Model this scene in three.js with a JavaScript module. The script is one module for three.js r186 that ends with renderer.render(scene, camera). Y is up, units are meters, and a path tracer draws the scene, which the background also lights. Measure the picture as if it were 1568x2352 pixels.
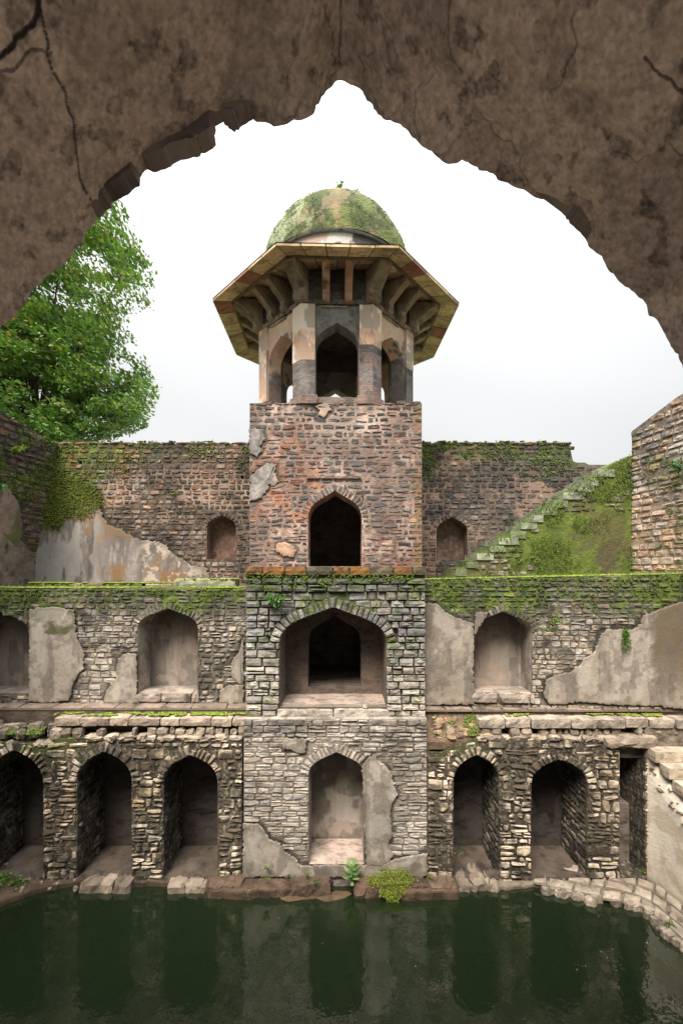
import * as THREE from 'three';
import { mergeGeometries, mergeVertices } from 'three/addons/utils/BufferGeometryUtils.js';

// ---------------------------------------------------------------- camera, sky, sun, exposure
const F = 945, CX = 784, CY = 1310, E = 7.6;           // lens (in units of a 1568 x 2352 print), eye height above the water
const scene = new THREE.Scene();
const camera = new THREE.PerspectiveCamera(2 * Math.atan(1176 / F) * 180 / Math.PI, 682 / 1024, 0.05, 900);
camera.position.set(0, E, 0);
camera.lookAt(0, E, -10);
camera.setViewOffset(682, 1024, 0, -(CY - 1176) / 2352 * 1024, 682, 1024);   // shift lens: level camera
camera.updateProjectionMatrix();
scene.add(camera);

{ // overcast sky: brighter towards the zenith and round the veiled sun
  const w = 256, h = 128, d = new Float32Array(w * h * 4);
  for (let j = 0; j < h; j++) for (let i = 0; i < w; i++) {
    const el = (j + 0.5) / h * Math.PI - Math.PI / 2, az = (i + 0.5) / w * Math.PI * 2;
    let s = Math.max(0, Math.sin(el));
    const cl = Math.sin(az * 3 + 5 * s) * Math.sin(az * 5 - 9 * s + 1) + 0.6 * Math.sin(az * 11 + 17 * s) * Math.sin(23 * s + az * 4);   // faint cloud tone
    const L = el < 0 ? 0.3 : (0.68 + 3.2 * s * s * s * s) * (1 + 0.035 * cl);
    const t = Math.min(1, s * 1.3), k = (j * w + i) * 4;
    d[k] = L * (0.955 + 0.045 * t); d[k + 1] = L * (0.985 + 0.015 * t); d[k + 2] = L * 1.0; d[k + 3] = 1;
  }
  const sky = new THREE.DataTexture(d, w, h, THREE.RGBAFormat, THREE.FloatType);
  sky.mapping = THREE.EquirectangularReflectionMapping; sky.magFilter = THREE.LinearFilter; sky.minFilter = THREE.LinearFilter;
  sky.needsUpdate = true;
  scene.background = sky; scene.environment = sky; scene.environmentIntensity = 0.3;
}
const sun = new THREE.DirectionalLight(0xfff1e0, 1.5);
sun.position.set(-9, 40, 12); sun.target.position.set(0, 4, -10);
sun.castShadow = true; sun.shadow.radius = 45; sun.shadow.mapSize.set(2048, 2048);
Object.assign(sun.shadow.camera, { left: -25, right: 25, top: 25, bottom: -25, near: 1, far: 120 });
scene.add(sun, sun.target);
const renderer = new THREE.WebGLRenderer({ antialias: true });
renderer.toneMapping = THREE.LinearToneMapping;
renderer.toneMappingExposure = 4.2;
renderer.shadowMap.enabled = true;

// ---------------------------------------------------------------- helpers
function rng(a) { return () => { a |= 0; a = a + 0x6D2B79F5 | 0; let t = Math.imul(a ^ a >>> 15, 1 | a); t = t + Math.imul(t ^ t >>> 7, 61 | t) ^ t; return ((t ^ t >>> 14) >>> 0) / 4294967296; }; }
const lerp = (a, b, t) => a + (b - a) * t;
const clamp = (x, a = 0, b = 1) => Math.min(b, Math.max(a, x));
const sm = (a, b, x) => { const t = clamp((x - a) / (b - a)); return t * t * (3 - 2 * t); };
const mix = (a, b, t) => [lerp(a[0], b[0], t), lerp(a[1], b[1], t), lerp(a[2], b[2], t)];
const rr = (R, a, b) => a + (b - a) * R();

const NT = 512, tables = [];
for (let k = 0; k < 3; k++) {                         // tileable fractal noise, features about 1 unit, period 16
  const R = rng(91 + k * 17), T = new Float32Array(NT * NT);
  for (let o = 0; o < 5; o++) {
    const n = 16 << o, g = new Float32Array(n * n); for (let i = 0; i < n * n; i++) g[i] = R();
    const amp = Math.pow(0.55, o);
    for (let y = 0; y < NT; y++) {
      const fy = y / NT * n, y0 = fy | 0, ty = fy - y0, sy = ty * ty * (3 - 2 * ty), r0 = (y0 % n) * n, r1 = ((y0 + 1) % n) * n;
      for (let x = 0; x < NT; x++) {
        const fx = x / NT * n, x0 = fx | 0, tx = fx - x0, sx = tx * tx * (3 - 2 * tx), x1 = (x0 + 1) % n;
        T[y * NT + x] += amp * lerp(lerp(g[r0 + x0], g[r0 + x1], sx), lerp(g[r1 + x0], g[r1 + x1], sx), sy);
      }
    }
  }
  let m = 0, v = 0; for (const t of T) m += t; m /= T.length; for (const t of T) v += (t - m) ** 2; v = Math.sqrt(v / T.length);
  for (let i = 0; i < T.length; i++) T[i] = clamp(0.5 + (T[i] - m) / v * 0.2);
  tables.push(T);
}
function nz(x, y, k = 0) {
  const T = tables[k]; x *= 32; y *= 32;
  let x0 = Math.floor(x), y0 = Math.floor(y); const tx = x - x0, ty = y - y0;
  x0 &= 511; y0 &= 511; const x1 = x0 + 1 & 511, y1 = y0 + 1 & 511;
  return lerp(lerp(T[y0 * NT + x0], T[y0 * NT + x1], tx), lerp(T[y1 * NT + x0], T[y1 * NT + x1], tx), ty);
}
const SR = new Uint8Array(4097); for (let i = 0; i <= 4096; i++) { const l = i / 4096; SR[i] = Math.round(255 * (l <= 0.0031308 ? 12.92 * l : 1.055 * Math.pow(l, 1 / 2.4) - 0.055)); }
const enc = (l) => SR[(clamp(l) * 4096) | 0];
function paint(w, h, fn, wrap = THREE.ClampToEdgeWrapping) {     // fn(s, t) with s, t in 0..1 -> linear colour
  const d = new Uint8Array(w * h * 4);
  for (let j = 0; j < h; j++) for (let i = 0; i < w; i++) {
    const c = fn((i + 0.5) / w, (j + 0.5) / h), k = (j * w + i) * 4;
    d[k] = enc(c[0]); d[k + 1] = enc(c[1]); d[k + 2] = enc(c[2]); d[k + 3] = 255;
  }
  const t = new THREE.DataTexture(d, w, h, THREE.RGBAFormat);
  t.colorSpace = THREE.SRGBColorSpace; t.magFilter = THREE.LinearFilter; t.minFilter = THREE.LinearMipmapLinearFilter; t.generateMipmaps = true;
  t.wrapS = t.wrapT = wrap; t.needsUpdate = true; return t;
}
function grey(w, h, fn, wrap = THREE.RepeatWrapping) {
  const d = new Uint8Array(w * h * 4);
  for (let j = 0; j < h; j++) for (let i = 0; i < w; i++) { const c = clamp(fn((i + 0.5) / w, (j + 0.5) / h)) * 255, k = (j * w + i) * 4; d[k] = d[k + 1] = d[k + 2] = c; d[k + 3] = 255; }
  const t = new THREE.DataTexture(d, w, h, THREE.RGBAFormat); t.magFilter = THREE.LinearFilter; t.wrapS = t.wrapT = wrap; t.needsUpdate = true; return t;
}
// fine stone relief: one tile is 1.28 m; sits in the second uv set (metres)
const bumpTile = grey(512, 512, (s, t) => 0.55 * nz(s * 16, t * 16, 1) + 0.3 * nz(s * 48, t * 48, 2) + 0.3 * nz(s * 16 + 3, t * 32, 0) - 0.1);
bumpTile.channel = 1; bumpTile.repeat.set(1 / 1.28, 1 / 1.28);
function mat(map, o = {}) {
  const { bump = 0.012, vc = true, ...rest } = o;
  return new THREE.MeshStandardMaterial({ map, bumpMap: bump ? bumpTile : null, bumpScale: bump, roughness: 0.93, vertexColors: vc, ...rest });
}

const origin = new WeakMap(), used = new Map();
function numbered(n) { const c = used.get(n) ?? 0; used.set(n, c + 1); return c ? n + '_' + String(c).padStart(3, '0') : n; }
function thing(name, label, category, p = [0, 0, 0], extra = {}) {
  const g = new THREE.Group(); g.name = numbered(name); g.position.set(...p); g.userData = { label, category, ...extra };
  if (!category) delete g.userData.category;
  scene.add(g); origin.set(g, p); return g;
}
function put(name, geo, material, parent, extra) {     // geo in world coordinates
  const o = origin.get(parent) ?? [0, 0, 0];
  geo.translate(-o[0], -o[1], -o[2]);
  const m = new THREE.Mesh(geo, material); m.name = name; m.castShadow = m.receiveShadow = true;
  if (extra) m.userData = extra;
  parent.add(m); origin.set(m, o); return m;
}
function tint(geo, c) { const n = geo.attributes.position.count, a = new Float32Array(n * 3); for (let i = 0; i < n; i++) { a[3 * i] = c[0]; a[3 * i + 1] = c[1]; a[3 * i + 2] = c[2]; } geo.setAttribute('color', new THREE.BufferAttribute(a, 3)); return geo; }

// wall frames: local x = along the wall, y = world height, z = out of the wall
function frame(ox, oz, deg = 0) {
  const a = deg * Math.PI / 180, m = new THREE.Matrix4().makeRotationY(a).setPosition(ox, 0, oz);
  return { ox, oz, U: [Math.cos(a), -Math.sin(a)], N: [Math.sin(a), Math.cos(a)], m };
}
function onWall(f, dx, dy, n = 0) {                    // point of the print -> (u, v) on the wall
  const rx = (dx - CX) / F, ry = -(dy - CY) / F;
  const px = f.ox + f.N[0] * n, pz = f.oz + f.N[1] * n;
  const t = (f.N[0] * px + f.N[1] * pz) / (f.N[0] * rx - f.N[1]);
  const X = rx * t, Z = -t;
  return [f.U[0] * (X - f.ox) + f.U[1] * (Z - f.oz), E + ry * t];
}
function fromWall(f, u, v) { const X = f.ox + f.U[0] * u, Z = -(f.oz + f.U[1] * u); return [CX + F * X / Z, CY - F * (v - E) / Z]; }
const zoom = (ox, oy, s) => (x, y) => [(ox + x / s) / 1.742, (oy + y / s) / 1.742];
const X = (dx, Z) => (dx - CX) * Z / F, Y = (dy, Z) => E - (dy - CY) * Z / F;

function inside(p, poly) { let c = false; for (let i = 0, j = poly.length - 1; i < poly.length; j = i++) { const a = poly[i], b = poly[j]; if (a[1] > p[1] !== b[1] > p[1] && p[0] < (b[0] - a[0]) * (p[1] - a[1]) / (b[1] - a[1]) + a[0]) c = !c; } return c; }
function spanAt(poly, v) { let lo = 1e9, hi = -1e9; for (let i = 0, j = poly.length - 1; i < poly.length; j = i++) { const a = poly[i], b = poly[j]; if (a[1] > v !== b[1] > v) { const u = a[0] + (b[0] - a[0]) * (v - a[1]) / (b[1] - a[1]); lo = Math.min(lo, u); hi = Math.max(hi, u); } } return hi > lo ? [lo, hi] : null; }
function edgeDist(p, poly, closed = true) { let d = 1e9; for (let i = closed ? 0 : 1, j = closed ? poly.length - 1 : 0; i < poly.length; j = i++) { const a = poly[j], b = poly[i], dx = b[0] - a[0], dy = b[1] - a[1]; const t = clamp(((p[0] - a[0]) * dx + (p[1] - a[1]) * dy) / (dx * dx + dy * dy || 1)); d = Math.min(d, Math.hypot(p[0] - a[0] - t * dx, p[1] - a[1] - t * dy)); } return d; }

// half of a pointed (k ~ 0.85) or round (k = 0) arch, left spring to apex to right spring
function archCurve(u0, u1, vs, va, k = 0.72, n = 10) {
  const c = (u0 + u1) / 2, w = (u1 - u0) / 2, h = va - vs, pts = [];
  const half = (s) => {
    const o = [];
    for (let i = 0; i <= n; i++) {
      const t = i / n;
      if (k === 0) { const a = t * Math.PI / 2; o.push([c + s * w * Math.cos(a), vs + h * Math.sin(a)]); continue; }
      const sl = k * h / w, q = 0.42, P = [[1, 0], [1, 0.62], [q, 1 - q * w * sl / h], [0, 1]], m = 1 - t;
      const bx = m * m * m * P[0][0] + 3 * m * m * t * P[1][0] + 3 * m * t * t * P[2][0] + t * t * t * P[3][0];
      const by = m * m * m * P[0][1] + 3 * m * m * t * P[1][1] + 3 * m * t * t * P[2][1] + t * t * t * P[3][1];
      o.push([c + s * w * bx, vs + h * by]);
    }
    return o;
  };
  const L = half(-1), Rr = half(1).reverse(); pts.push(...L, ...Rr.slice(1)); return pts;
}
function opening(f, x0, x1, yb, ys, ya, o = {}) {        // print coordinates
  const a = onWall(f, x0, yb), b = onWall(f, x1, yb), s = onWall(f, (x0 + x1) / 2, ys)[1], t = onWall(f, (x0 + x1) / 2, ya)[1];
  const curve = o.rect ? [[a[0], t], [b[0], t]] : archCurve(a[0], b[0], s, t, o.k ?? 0.72);
  const poly = [[a[0], a[1]], ...curve, [b[0], a[1]]];
  const ring = o.ring ?? 0, outer = [];
  if (ring) {
    for (let i = 0; i < curve.length; i++) {
      const p = curve[Math.max(0, i - 1)], q = curve[Math.min(curve.length - 1, i + 1)], L = Math.hypot(q[0] - p[0], q[1] - p[1]);
      outer.push([curve[i][0] - (q[1] - p[1]) / L * ring, curve[i][1] + (q[0] - p[0]) / L * ring]);
    }
  }
  return { poly, curve, outer, ring, excl: ring ? [[a[0], a[1]], curve[0], ...outer, curve[curve.length - 1], [b[0], a[1]]] : poly, u0: a[0], u1: b[0], v0: a[1], vs: s, va: t, ...o };
}

// ---- one stone: a bilinear patch with rounded rim and a rough face, 32 triangles; the rim sits inside the wall
function stone(q, proud, o, R) {
  const { bev = 0.02, rough = 0.012, round = 0, sink = 0.035, flat = true } = o;
  const lw = Math.hypot(q[1][0] - q[0][0], q[1][1] - q[0][1]), lh = Math.hypot(q[3][0] - q[0][0], q[3][1] - q[0][1]);
  const s1 = Math.min(0.3, bev / lw), t1 = Math.min(0.3, bev / lh);
  const S = [0, s1, rr(R, 0.4, 0.6), 1 - s1, 1], T = [0, t1, rr(R, 0.38, 0.62), 1 - t1, 1];
  const pos = [], idx = [], sx = (R() - 0.5) * rough * 1.6, sy = (R() - 0.5) * rough * 1.6;
  for (let j = 0; j < 5; j++) for (let i = 0; i < 5; i++) {
    let a = S[i] * 2 - 1, b = T[j] * 2 - 1;
    if (round) { const a2 = a * Math.sqrt(1 - round * b * b / 2), b2 = b * Math.sqrt(1 - round * a * a / 2); a = a2; b = b2; }
    const s = (a + 1) / 2, t = (b + 1) / 2;
    const bl = (k) => lerp(lerp(q[0][k], q[1][k], s), lerp(q[3][k], q[2][k], s), t);
    const rim = i === 0 || j === 0 || i === 4 || j === 4, mid = i === 2 && j === 2;
    const n = rim ? -sink : proud * (mid ? 1 : 0.82) + (R() - 0.5) * 2 * rough + sx * a + sy * b;
    const jj = rim ? 0 : rough * 0.6;
    pos.push(bl(0) + (R() - 0.5) * jj, bl(1) + (R() - 0.5) * jj, n);
  }
  for (let j = 0; j < 4; j++) for (let i = 0; i < 4; i++) { const a = j * 5 + i; if ((i + j) & 1) idx.push(a, a + 1, a + 6, a, a + 6, a + 5); else idx.push(a, a + 1, a + 5, a + 1, a + 6, a + 5); }
  let g = new THREE.BufferGeometry();
  g.setAttribute('position', new THREE.Float32BufferAttribute(pos, 3)); g.setIndex(idx);
  if (flat) g = g.toNonIndexed();
  g.computeVertexNormals();
  return g;
}
// uv of a wall geometry: uv = place on the wall's own map, uv1 = metres (depth folds into both so jambs do not smear)
function wallUV(g, B) {
  const p = g.attributes.position, n = g.attributes.normal, a = new Float32Array(p.count * 2), b = new Float32Array(p.count * 2);
  for (let i = 0; i < p.count; i++) {
    const side = Math.abs(n.getZ(i)) < 0.5, d = -p.getZ(i);
    const u = p.getX(i) + (side && Math.abs(n.getX(i)) > 0.5 ? d * (n.getX(i) > 0 ? -1 : 1) : 0), v = p.getY(i) + (side && Math.abs(n.getY(i)) > 0.5 ? d * 0.7 : 0);
    a[2 * i] = (u - B.u0) / (B.u1 - B.u0); a[2 * i + 1] = (v - B.v0) / (B.v1 - B.v0); b[2 * i] = u + B.u0 * 0.37; b[2 * i + 1] = v;
  }
  g.setAttribute('uv', new THREE.BufferAttribute(a, 2)); g.setAttribute('uv1', new THREE.BufferAttribute(b, 2)); return g;
}
function wallMap(f, B, fn, kind, ppm = 64) {
  const w = Math.min(2048, Math.max(16, Math.round((B.u1 - B.u0) * ppm))), h = Math.min(2048, Math.max(16, Math.round((B.v1 - B.v0) * ppm)));
  return paint(w, h, (s, t) => { const u = lerp(B.u0, B.u1, s), v = lerp(B.v0, B.v1, t), d = fromWall(f, u, v); return fn(d[0], d[1], kind, u, v); }, THREE.MirroredRepeatWrapping);
}
function shapeOf(pts, holes = []) {
  const s = new THREE.Shape(pts.map((p) => new THREE.Vector2(p[0], p[1])));
  for (const h of holes) s.holes.push(new THREE.Path(h.map((p) => new THREE.Vector2(p[0], p[1]))));
  return s;
}
function ragged(pts, R, amp = 0.03, step = 0.09) {       // a broken edge along a closed outline
  const o = []; step *= 0.6;
  for (let i = 0; i < pts.length; i++) {
    const a = pts[i], b = pts[(i + 1) % pts.length], L = Math.hypot(b[0] - a[0], b[1] - a[1]), n = Math.max(1, Math.round(L / step));
    for (let k = 0; k < n; k++) { const t = k / n, j = (k ? amp : amp * 0.4) * (R() < 0.2 ? 1.6 : 0.7); o.push([lerp(a[0], b[0], t) + (R() - 0.5) * 2 * j, lerp(a[1], b[1], t) + (R() - 0.5) * 2 * j]); }
  }
  return o;
}
const LIMIT = 300;
function placeStones(list, material, parent, name = 'stone') {    // the largest are parts, the rest one mass
  list.sort((a, b) => b.area - a.area);
  list.slice(0, LIMIT).forEach((s) => put(name, s.geo, material, parent));
  const rest = list.slice(LIMIT);
  if (rest.length) put('small_stones', mergeGeometries(rest.map((s) => s.geo)), material, parent, { kind: 'stuff' });
}

/* A masonry wall. S: f frame, B bounds {u0,u1,v0,v1}, openings, depth, plasters (print outlines), skipZones, style(u,v), c course settings,
   colour(dx,dy,kind,u,v) with kind 0 stone, 1 joints, 2 plaster; top(u) */
function wall(S, parent, stoneParent) {
  const { f, B, c } = S, R = rng(S.seed ?? 5), O = S.openings ?? [];
  const plast = (S.plasters ?? []).map((p) => p.map((q) => onWall(f, q[0], q[1])));
  const aged = (dx, dy, k, u, v) => {           // dark seams round the plaster, dirt creeping in from its broken edge
    let col = S.colour(dx, dy, k, u, v);
    if (k && plast.length) { let d = 9; for (const p of plast) d = Math.min(d, edgeDist([u, v], p)); const w = 0.05 * (nz(u * 4, v * 4, 1) - 0.3); if (k === 1) col = mix(col, [0.025, 0.022, 0.017], 0.65 * sm(0.09, 0.04, d - w)); else col = mix(col, [0.17, 0.148, 0.12], 0.6 * sm(0.13, 0.0, d - w) * sm(0.35, 0.6, nz(u * 6, v * 6, 2) + 0.12)); }
    return col;
  };
  const maps = [0, 1, 2].map((k) => (k === 2 && !S.plasters && !S.plasterJambs ? null : wallMap(f, B, aged, k, S.ppm)));
  const mS = mat(maps[0], { bump: S.bump ?? 0.014 }), mB = mat(maps[1], { bump: 0.02 }), mP = maps[2] && mat(maps[2], { bump: 0.006 });
  S.mS = mS; S.mB = mB; S.mP = mP;
  const topAt = S.top ?? (() => B.v1);
  const outline = [[B.u0, B.v0], [B.u1, B.v0]];
  if (S.top) for (let i = 60; i >= 0; i--) { const u = lerp(B.u0, B.u1, i / 60); outline.push([u, topAt(u) - 0.02]); } else outline.push([B.u1, B.v1 - 0.004], [B.u0, B.v1 - 0.004]);
  const done = (g) => tint(wallUV(g, B), [1, 1, 1]).applyMatrix4(f.m);
  const back = new THREE.ExtrudeGeometry(shapeOf(outline, O.map((o) => o.poly.slice())), { depth: S.depth, bevelEnabled: false });
  back.translate(0, 0, -S.depth);
  const backing = put(S.name ?? 'masonry', done(back), S.plasterJambs ? [mB, mP] : mB, parent);
  const sp = stoneParent === 'self' ? backing : stoneParent ?? parent;
  for (const o of O) {
    if (o.back) {
      const g = new THREE.PlaneGeometry(o.u1 - o.u0 + 0.3, o.va - o.v0 + 0.3, 1, 1); g.translate((o.u0 + o.u1) / 2, (o.va + o.v0) / 2, -S.depth - 0.004 - (o.deeper ?? 0));
      put('niche_back', done(g), mP ?? mB, sp);
    }
  }
  const stones = [];
  const add = (q, proud, o) => {
    const g = stone(q, proud, o, R);
    const T = S.tints ?? [[1, 1, 1]], t = T[(R() * T.length) | 0], b = rr(R, ...(S.tone ?? [0.75, 1.2]));
    tint(wallUV(g, B), [t[0] * b, t[1] * b, t[2] * b]).applyMatrix4(f.m);
    const area = Math.abs((q[2][0] - q[0][0]) * (q[3][1] - q[1][1]) - (q[3][0] - q[1][0]) * (q[2][1] - q[0][1])) / 2;
    stones.push({ geo: g, area });
  };
  const zones = S.skip ?? [];
  let v = B.v0;
  while (v < B.v1 - 0.05) {
    let h = rr(R, ...c.h); if (v + h > B.v1 - 0.06) h = B.v1 - v;
    let u = B.u0 - R() * c.w[0] * 0.5;
    const spans = O.map((o) => spanAt(o.excl, v + h * 0.5)).filter(Boolean);
    while (u < B.u1 - 0.02) {
      const w = rr(R, ...c.w); let a = Math.max(u, B.u0), b = Math.min(u + w, B.u1); u += w;
      if (B.u1 - b < c.w[0] * 0.5) { b = B.u1; u = B.u1; }
      for (const s of spans) { if (a >= s[0] - 0.03 && b <= s[1] + 0.03) { a = b; } else if (a < s[0] && b > s[1]) b = s[0]; else if (a < s[0] && b > s[0]) b = s[0]; else if (a < s[1] && b > s[1]) a = s[1]; }
      if (b - a < 0.05) continue;
      const cells = h > 0.14 && R() < (c.split ?? 0) ? [[v, v + h * rr(R, 0.4, 0.6)], null] : [[v, v + h]];
      if (cells[1] === null) cells[1] = [cells[0][1], v + h];
      for (const [va, vb] of cells) {
        const mid = [(a + b) / 2, (va + vb) / 2];
        if (vb - 0.03 > topAt(mid[0])) continue;
        if (R() < (c.drop ?? 0)) continue;
        if (plast.some((p) => inside(mid, p) || edgeDist(mid, p) < 0.045)) continue;
        if (zones.some((z) => z(mid[0], mid[1]))) continue;
        const st = S.style ? S.style(mid[0], mid[1]) : null, cc = st ? { ...c, ...st } : c;
        if (st === false) continue;
        const g = cc.gap / 2, j = () => (R() - 0.5) * 2 * cc.jit, sh = (cc.shrink ?? 0) * R() * (vb - va), sl = (cc.slope ?? 0) * (R() - 0.5) * (b - a);
        const q = [[a + g + j(), va + g + j() - sl], [b - g + j(), va + g + j() + sl], [b - g + j(), vb - g - sh + j() + sl], [a + g + j(), vb - g - sh + j() - sl]];
        if (a <= B.u0 + 0.001) q[0][0] = q[3][0] = B.u0 - 0.012 * R(); if (b >= B.u1 - 0.001) q[1][0] = q[2][0] = B.u1 + 0.012 * R();
        add(q, cc.proud * rr(R, 0.7, 1.25) + (cc.lift ?? 0), cc);
      }
    }
    v += h;
  }
  for (const o of O) if (o.ring) {                       // voussoirs
    const C = o.curve, Q = o.outer, len = [0]; for (let i = 1; i < C.length; i++) len.push(len[i - 1] + Math.hypot(C[i][0] - C[i - 1][0], C[i][1] - C[i - 1][1]));
    const Ltot = len[len.length - 1], n = Math.max(7, Math.round(Ltot / (o.vous ?? 0.13)));
    const at = (P, s) => { let i = 1; while (i < C.length - 1 && len[i] < s) i++; const t = (s - len[i - 1]) / (len[i] - len[i - 1]); return [lerp(P[i - 1][0], P[i][0], t), lerp(P[i - 1][1], P[i][1], t)]; };
    let s = 0;
    for (let i = 0; i < n; i++) {
      const s0 = s + 0.006, s1 = i === n - 1 ? Ltot : Ltot * (i + 1) / n + (R() - 0.5) * (o.vj ?? 0.03); s = s1;
      const k = rr(R, o.irr ?? 0.9, 1), e = (p, r) => [lerp(p[0], r[0], k), lerp(p[1], r[1], k)];
      const i0 = at(C, s0), i1 = at(C, s1 - 0.006), o0 = e(i0, at(Q, s0)), o1 = e(i1, at(Q, s1 - 0.006));
      if (plast.some((p) => inside([(i0[0] + o1[0]) / 2, (i0[1] + o1[1]) / 2], p))) continue;
      if (i0[1] > topAt(i0[0])) continue;
      const lift = S.style?.((i0[0] + o1[0]) / 2, (i0[1] + o1[1]) / 2)?.lift ?? 0;
      if (R() < (o.miss ?? 0)) continue;
      add([i1, i0, o0, o1].map((p) => [p[0] + (R() - 0.5) * 0.008, p[1] + (R() - 0.5) * 0.008]), c.proud * (o.rp ?? 1.25) + lift, { ...c, rough: c.rough * 0.7, round: c.round ? 0.25 : 0 });
    }
  }
  placeStones(stones, mS, sp);
  for (const p of plast) {
    const pts = ragged(p, R, S.rag ?? 0.025, 0.08);
    if (THREE.ShapeUtils.isClockWise(pts.map((q) => new THREE.Vector2(...q)))) pts.reverse();
    let g = new THREE.ExtrudeGeometry(shapeOf(pts, O.map((o) => o.poly).filter((h) => h.every((q) => inside(q, pts)))), { depth: S.coat ?? 0.035, bevelEnabled: true, bevelThickness: 0.014, bevelSize: 0.03, bevelOffset: -0.03, bevelSegments: 2 });
    g.translate(0, 0, 0.018);
    put('plaster', done(g), mP, sp);
  }
  S.topAt = topAt; S.done = done; S.sp = sp; S.backing = backing; S.stoneAdd = add;
  return S;
}

// ---- rough block seen from several sides (kerbs, copings, rocks): a subdivided box with rounded, uneven faces
function block(x0, x1, y0, y1, z0, z1, R, o = {}) {
  const { r = 0.04, rough = 0.02, seg = [4, 2, 2] } = o;
  let g = new THREE.BoxGeometry(x1 - x0, y1 - y0, z1 - z0, ...seg); g.deleteAttribute('uv'); g.deleteAttribute('normal'); g = mergeVertices(g, 1e-4);
  const p = g.attributes.position, h = [(x1 - x0) / 2, (y1 - y0) / 2, (z1 - z0) / 2];
  for (let i = 0; i < p.count; i++) {
    const c = [p.getX(i), p.getY(i), p.getZ(i)], e = c.map((v, k) => Math.abs(Math.abs(v) - h[k]) < 1e-4), n = e.filter(Boolean).length;
    for (let k = 0; k < 3; k++) { if (e[k] && n > 1) c[k] -= Math.sign(c[k]) * r * (n === 3 ? 0.75 : 0.45) * rr(R, 0.6, 1.4); c[k] += (R() - 0.5) * 2 * rough; }
    p.setXYZ(i, ...c);
  }
  g.translate((x0 + x1) / 2, (y0 + y1) / 2, (z0 + z1) / 2);
  return g;
}
// box-like uv in metres for free-standing stones; uv takes metres / size so that one map per kind of stone can be shared
function stoneUV(g, size = 4, flat = true) {
  if (flat && g.index) g = g.toNonIndexed(); g.computeVertexNormals();
  const p = g.attributes.position, n = g.attributes.normal, a = new Float32Array(p.count * 2), b = new Float32Array(p.count * 2);
  for (let i = 0; i < p.count; i++) {
    const ax = Math.abs(n.getX(i)), ay = Math.abs(n.getY(i)), az = Math.abs(n.getZ(i));
    const u = ax > ay && ax > az ? p.getZ(i) : p.getX(i), v = ay > ax && ay > az ? p.getZ(i) : p.getY(i);
    a[2 * i] = u / size; a[2 * i + 1] = v / size; b[2 * i] = u; b[2 * i + 1] = v;
  }
  g.setAttribute('uv', new THREE.BufferAttribute(a, 2)); g.setAttribute('uv1', new THREE.BufferAttribute(b, 2));
  return g;
}
function tone(R, a, b, t = [1, 1, 1]) { const k = rr(R, a, b); return [t[0] * k, t[1] * k, t[2] * k]; }

// ---- small green growth
const leafGeo = (() => { // a folded pointed leaf, 1 long, along +y
  const g = new THREE.BufferGeometry();
  g.setAttribute('position', new THREE.Float32BufferAttribute([0, 0, 0, 0.24, 0.4, 0.07, 0, 0.45, 0, -0.24, 0.4, 0.07, 0, 1, -0.05], 3));
  g.setIndex([0, 1, 2, 0, 2, 3, 2, 1, 4, 3, 2, 4]); g.computeVertexNormals(); return g;
})();
const leafMat = new THREE.MeshPhysicalMaterial({ color: 0xffffff, roughness: 0.75, transmission: 0.35, thickness: 0, side: THREE.DoubleSide });
const mossMat = new THREE.MeshStandardMaterial({ color: 0xffffff, roughness: 1 });
const lumpGeo = new THREE.IcosahedronGeometry(1, 0);
const _m = new THREE.Matrix4(), _q = new THREE.Quaternion(), _p = new THREE.Vector3(), _s = new THREE.Vector3(), _e = new THREE.Euler(), _c = new THREE.Color();
function scatter(name, geo, material, items, parent, extra) {        // items: {p, s, e, c}
  const o = origin.get(parent) ?? [0, 0, 0], im = new THREE.InstancedMesh(geo, material, items.length);
  items.forEach((t, i) => {
    _q.setFromEuler(_e.set(...(t.e ?? [0, 0, 0]))); _m.compose(_p.set(t.p[0] - o[0], t.p[1] - o[1], t.p[2] - o[2]), _q, _s.set(...t.s)); im.setMatrixAt(i, _m); im.setColorAt(i, _c.setRGB(...t.c));
  });
  im.name = name; im.castShadow = im.receiveShadow = true; if (extra) im.userData = extra; parent.add(im); return im;
}
const MOSS = [[0.13, 0.20, 0.025], [0.10, 0.165, 0.03], [0.17, 0.235, 0.03], [0.075, 0.12, 0.022]];
const BRIGHT = [[0.21, 0.29, 0.025], [0.16, 0.25, 0.025], [0.26, 0.31, 0.04], [0.11, 0.19, 0.025], [0.17, 0.19, 0.04]];
const FRESH = [[0.16, 0.34, 0.04], [0.12, 0.28, 0.04], [0.22, 0.42, 0.06]];
const pick = (R, a) => a[(R() * a.length) | 0];
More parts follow.
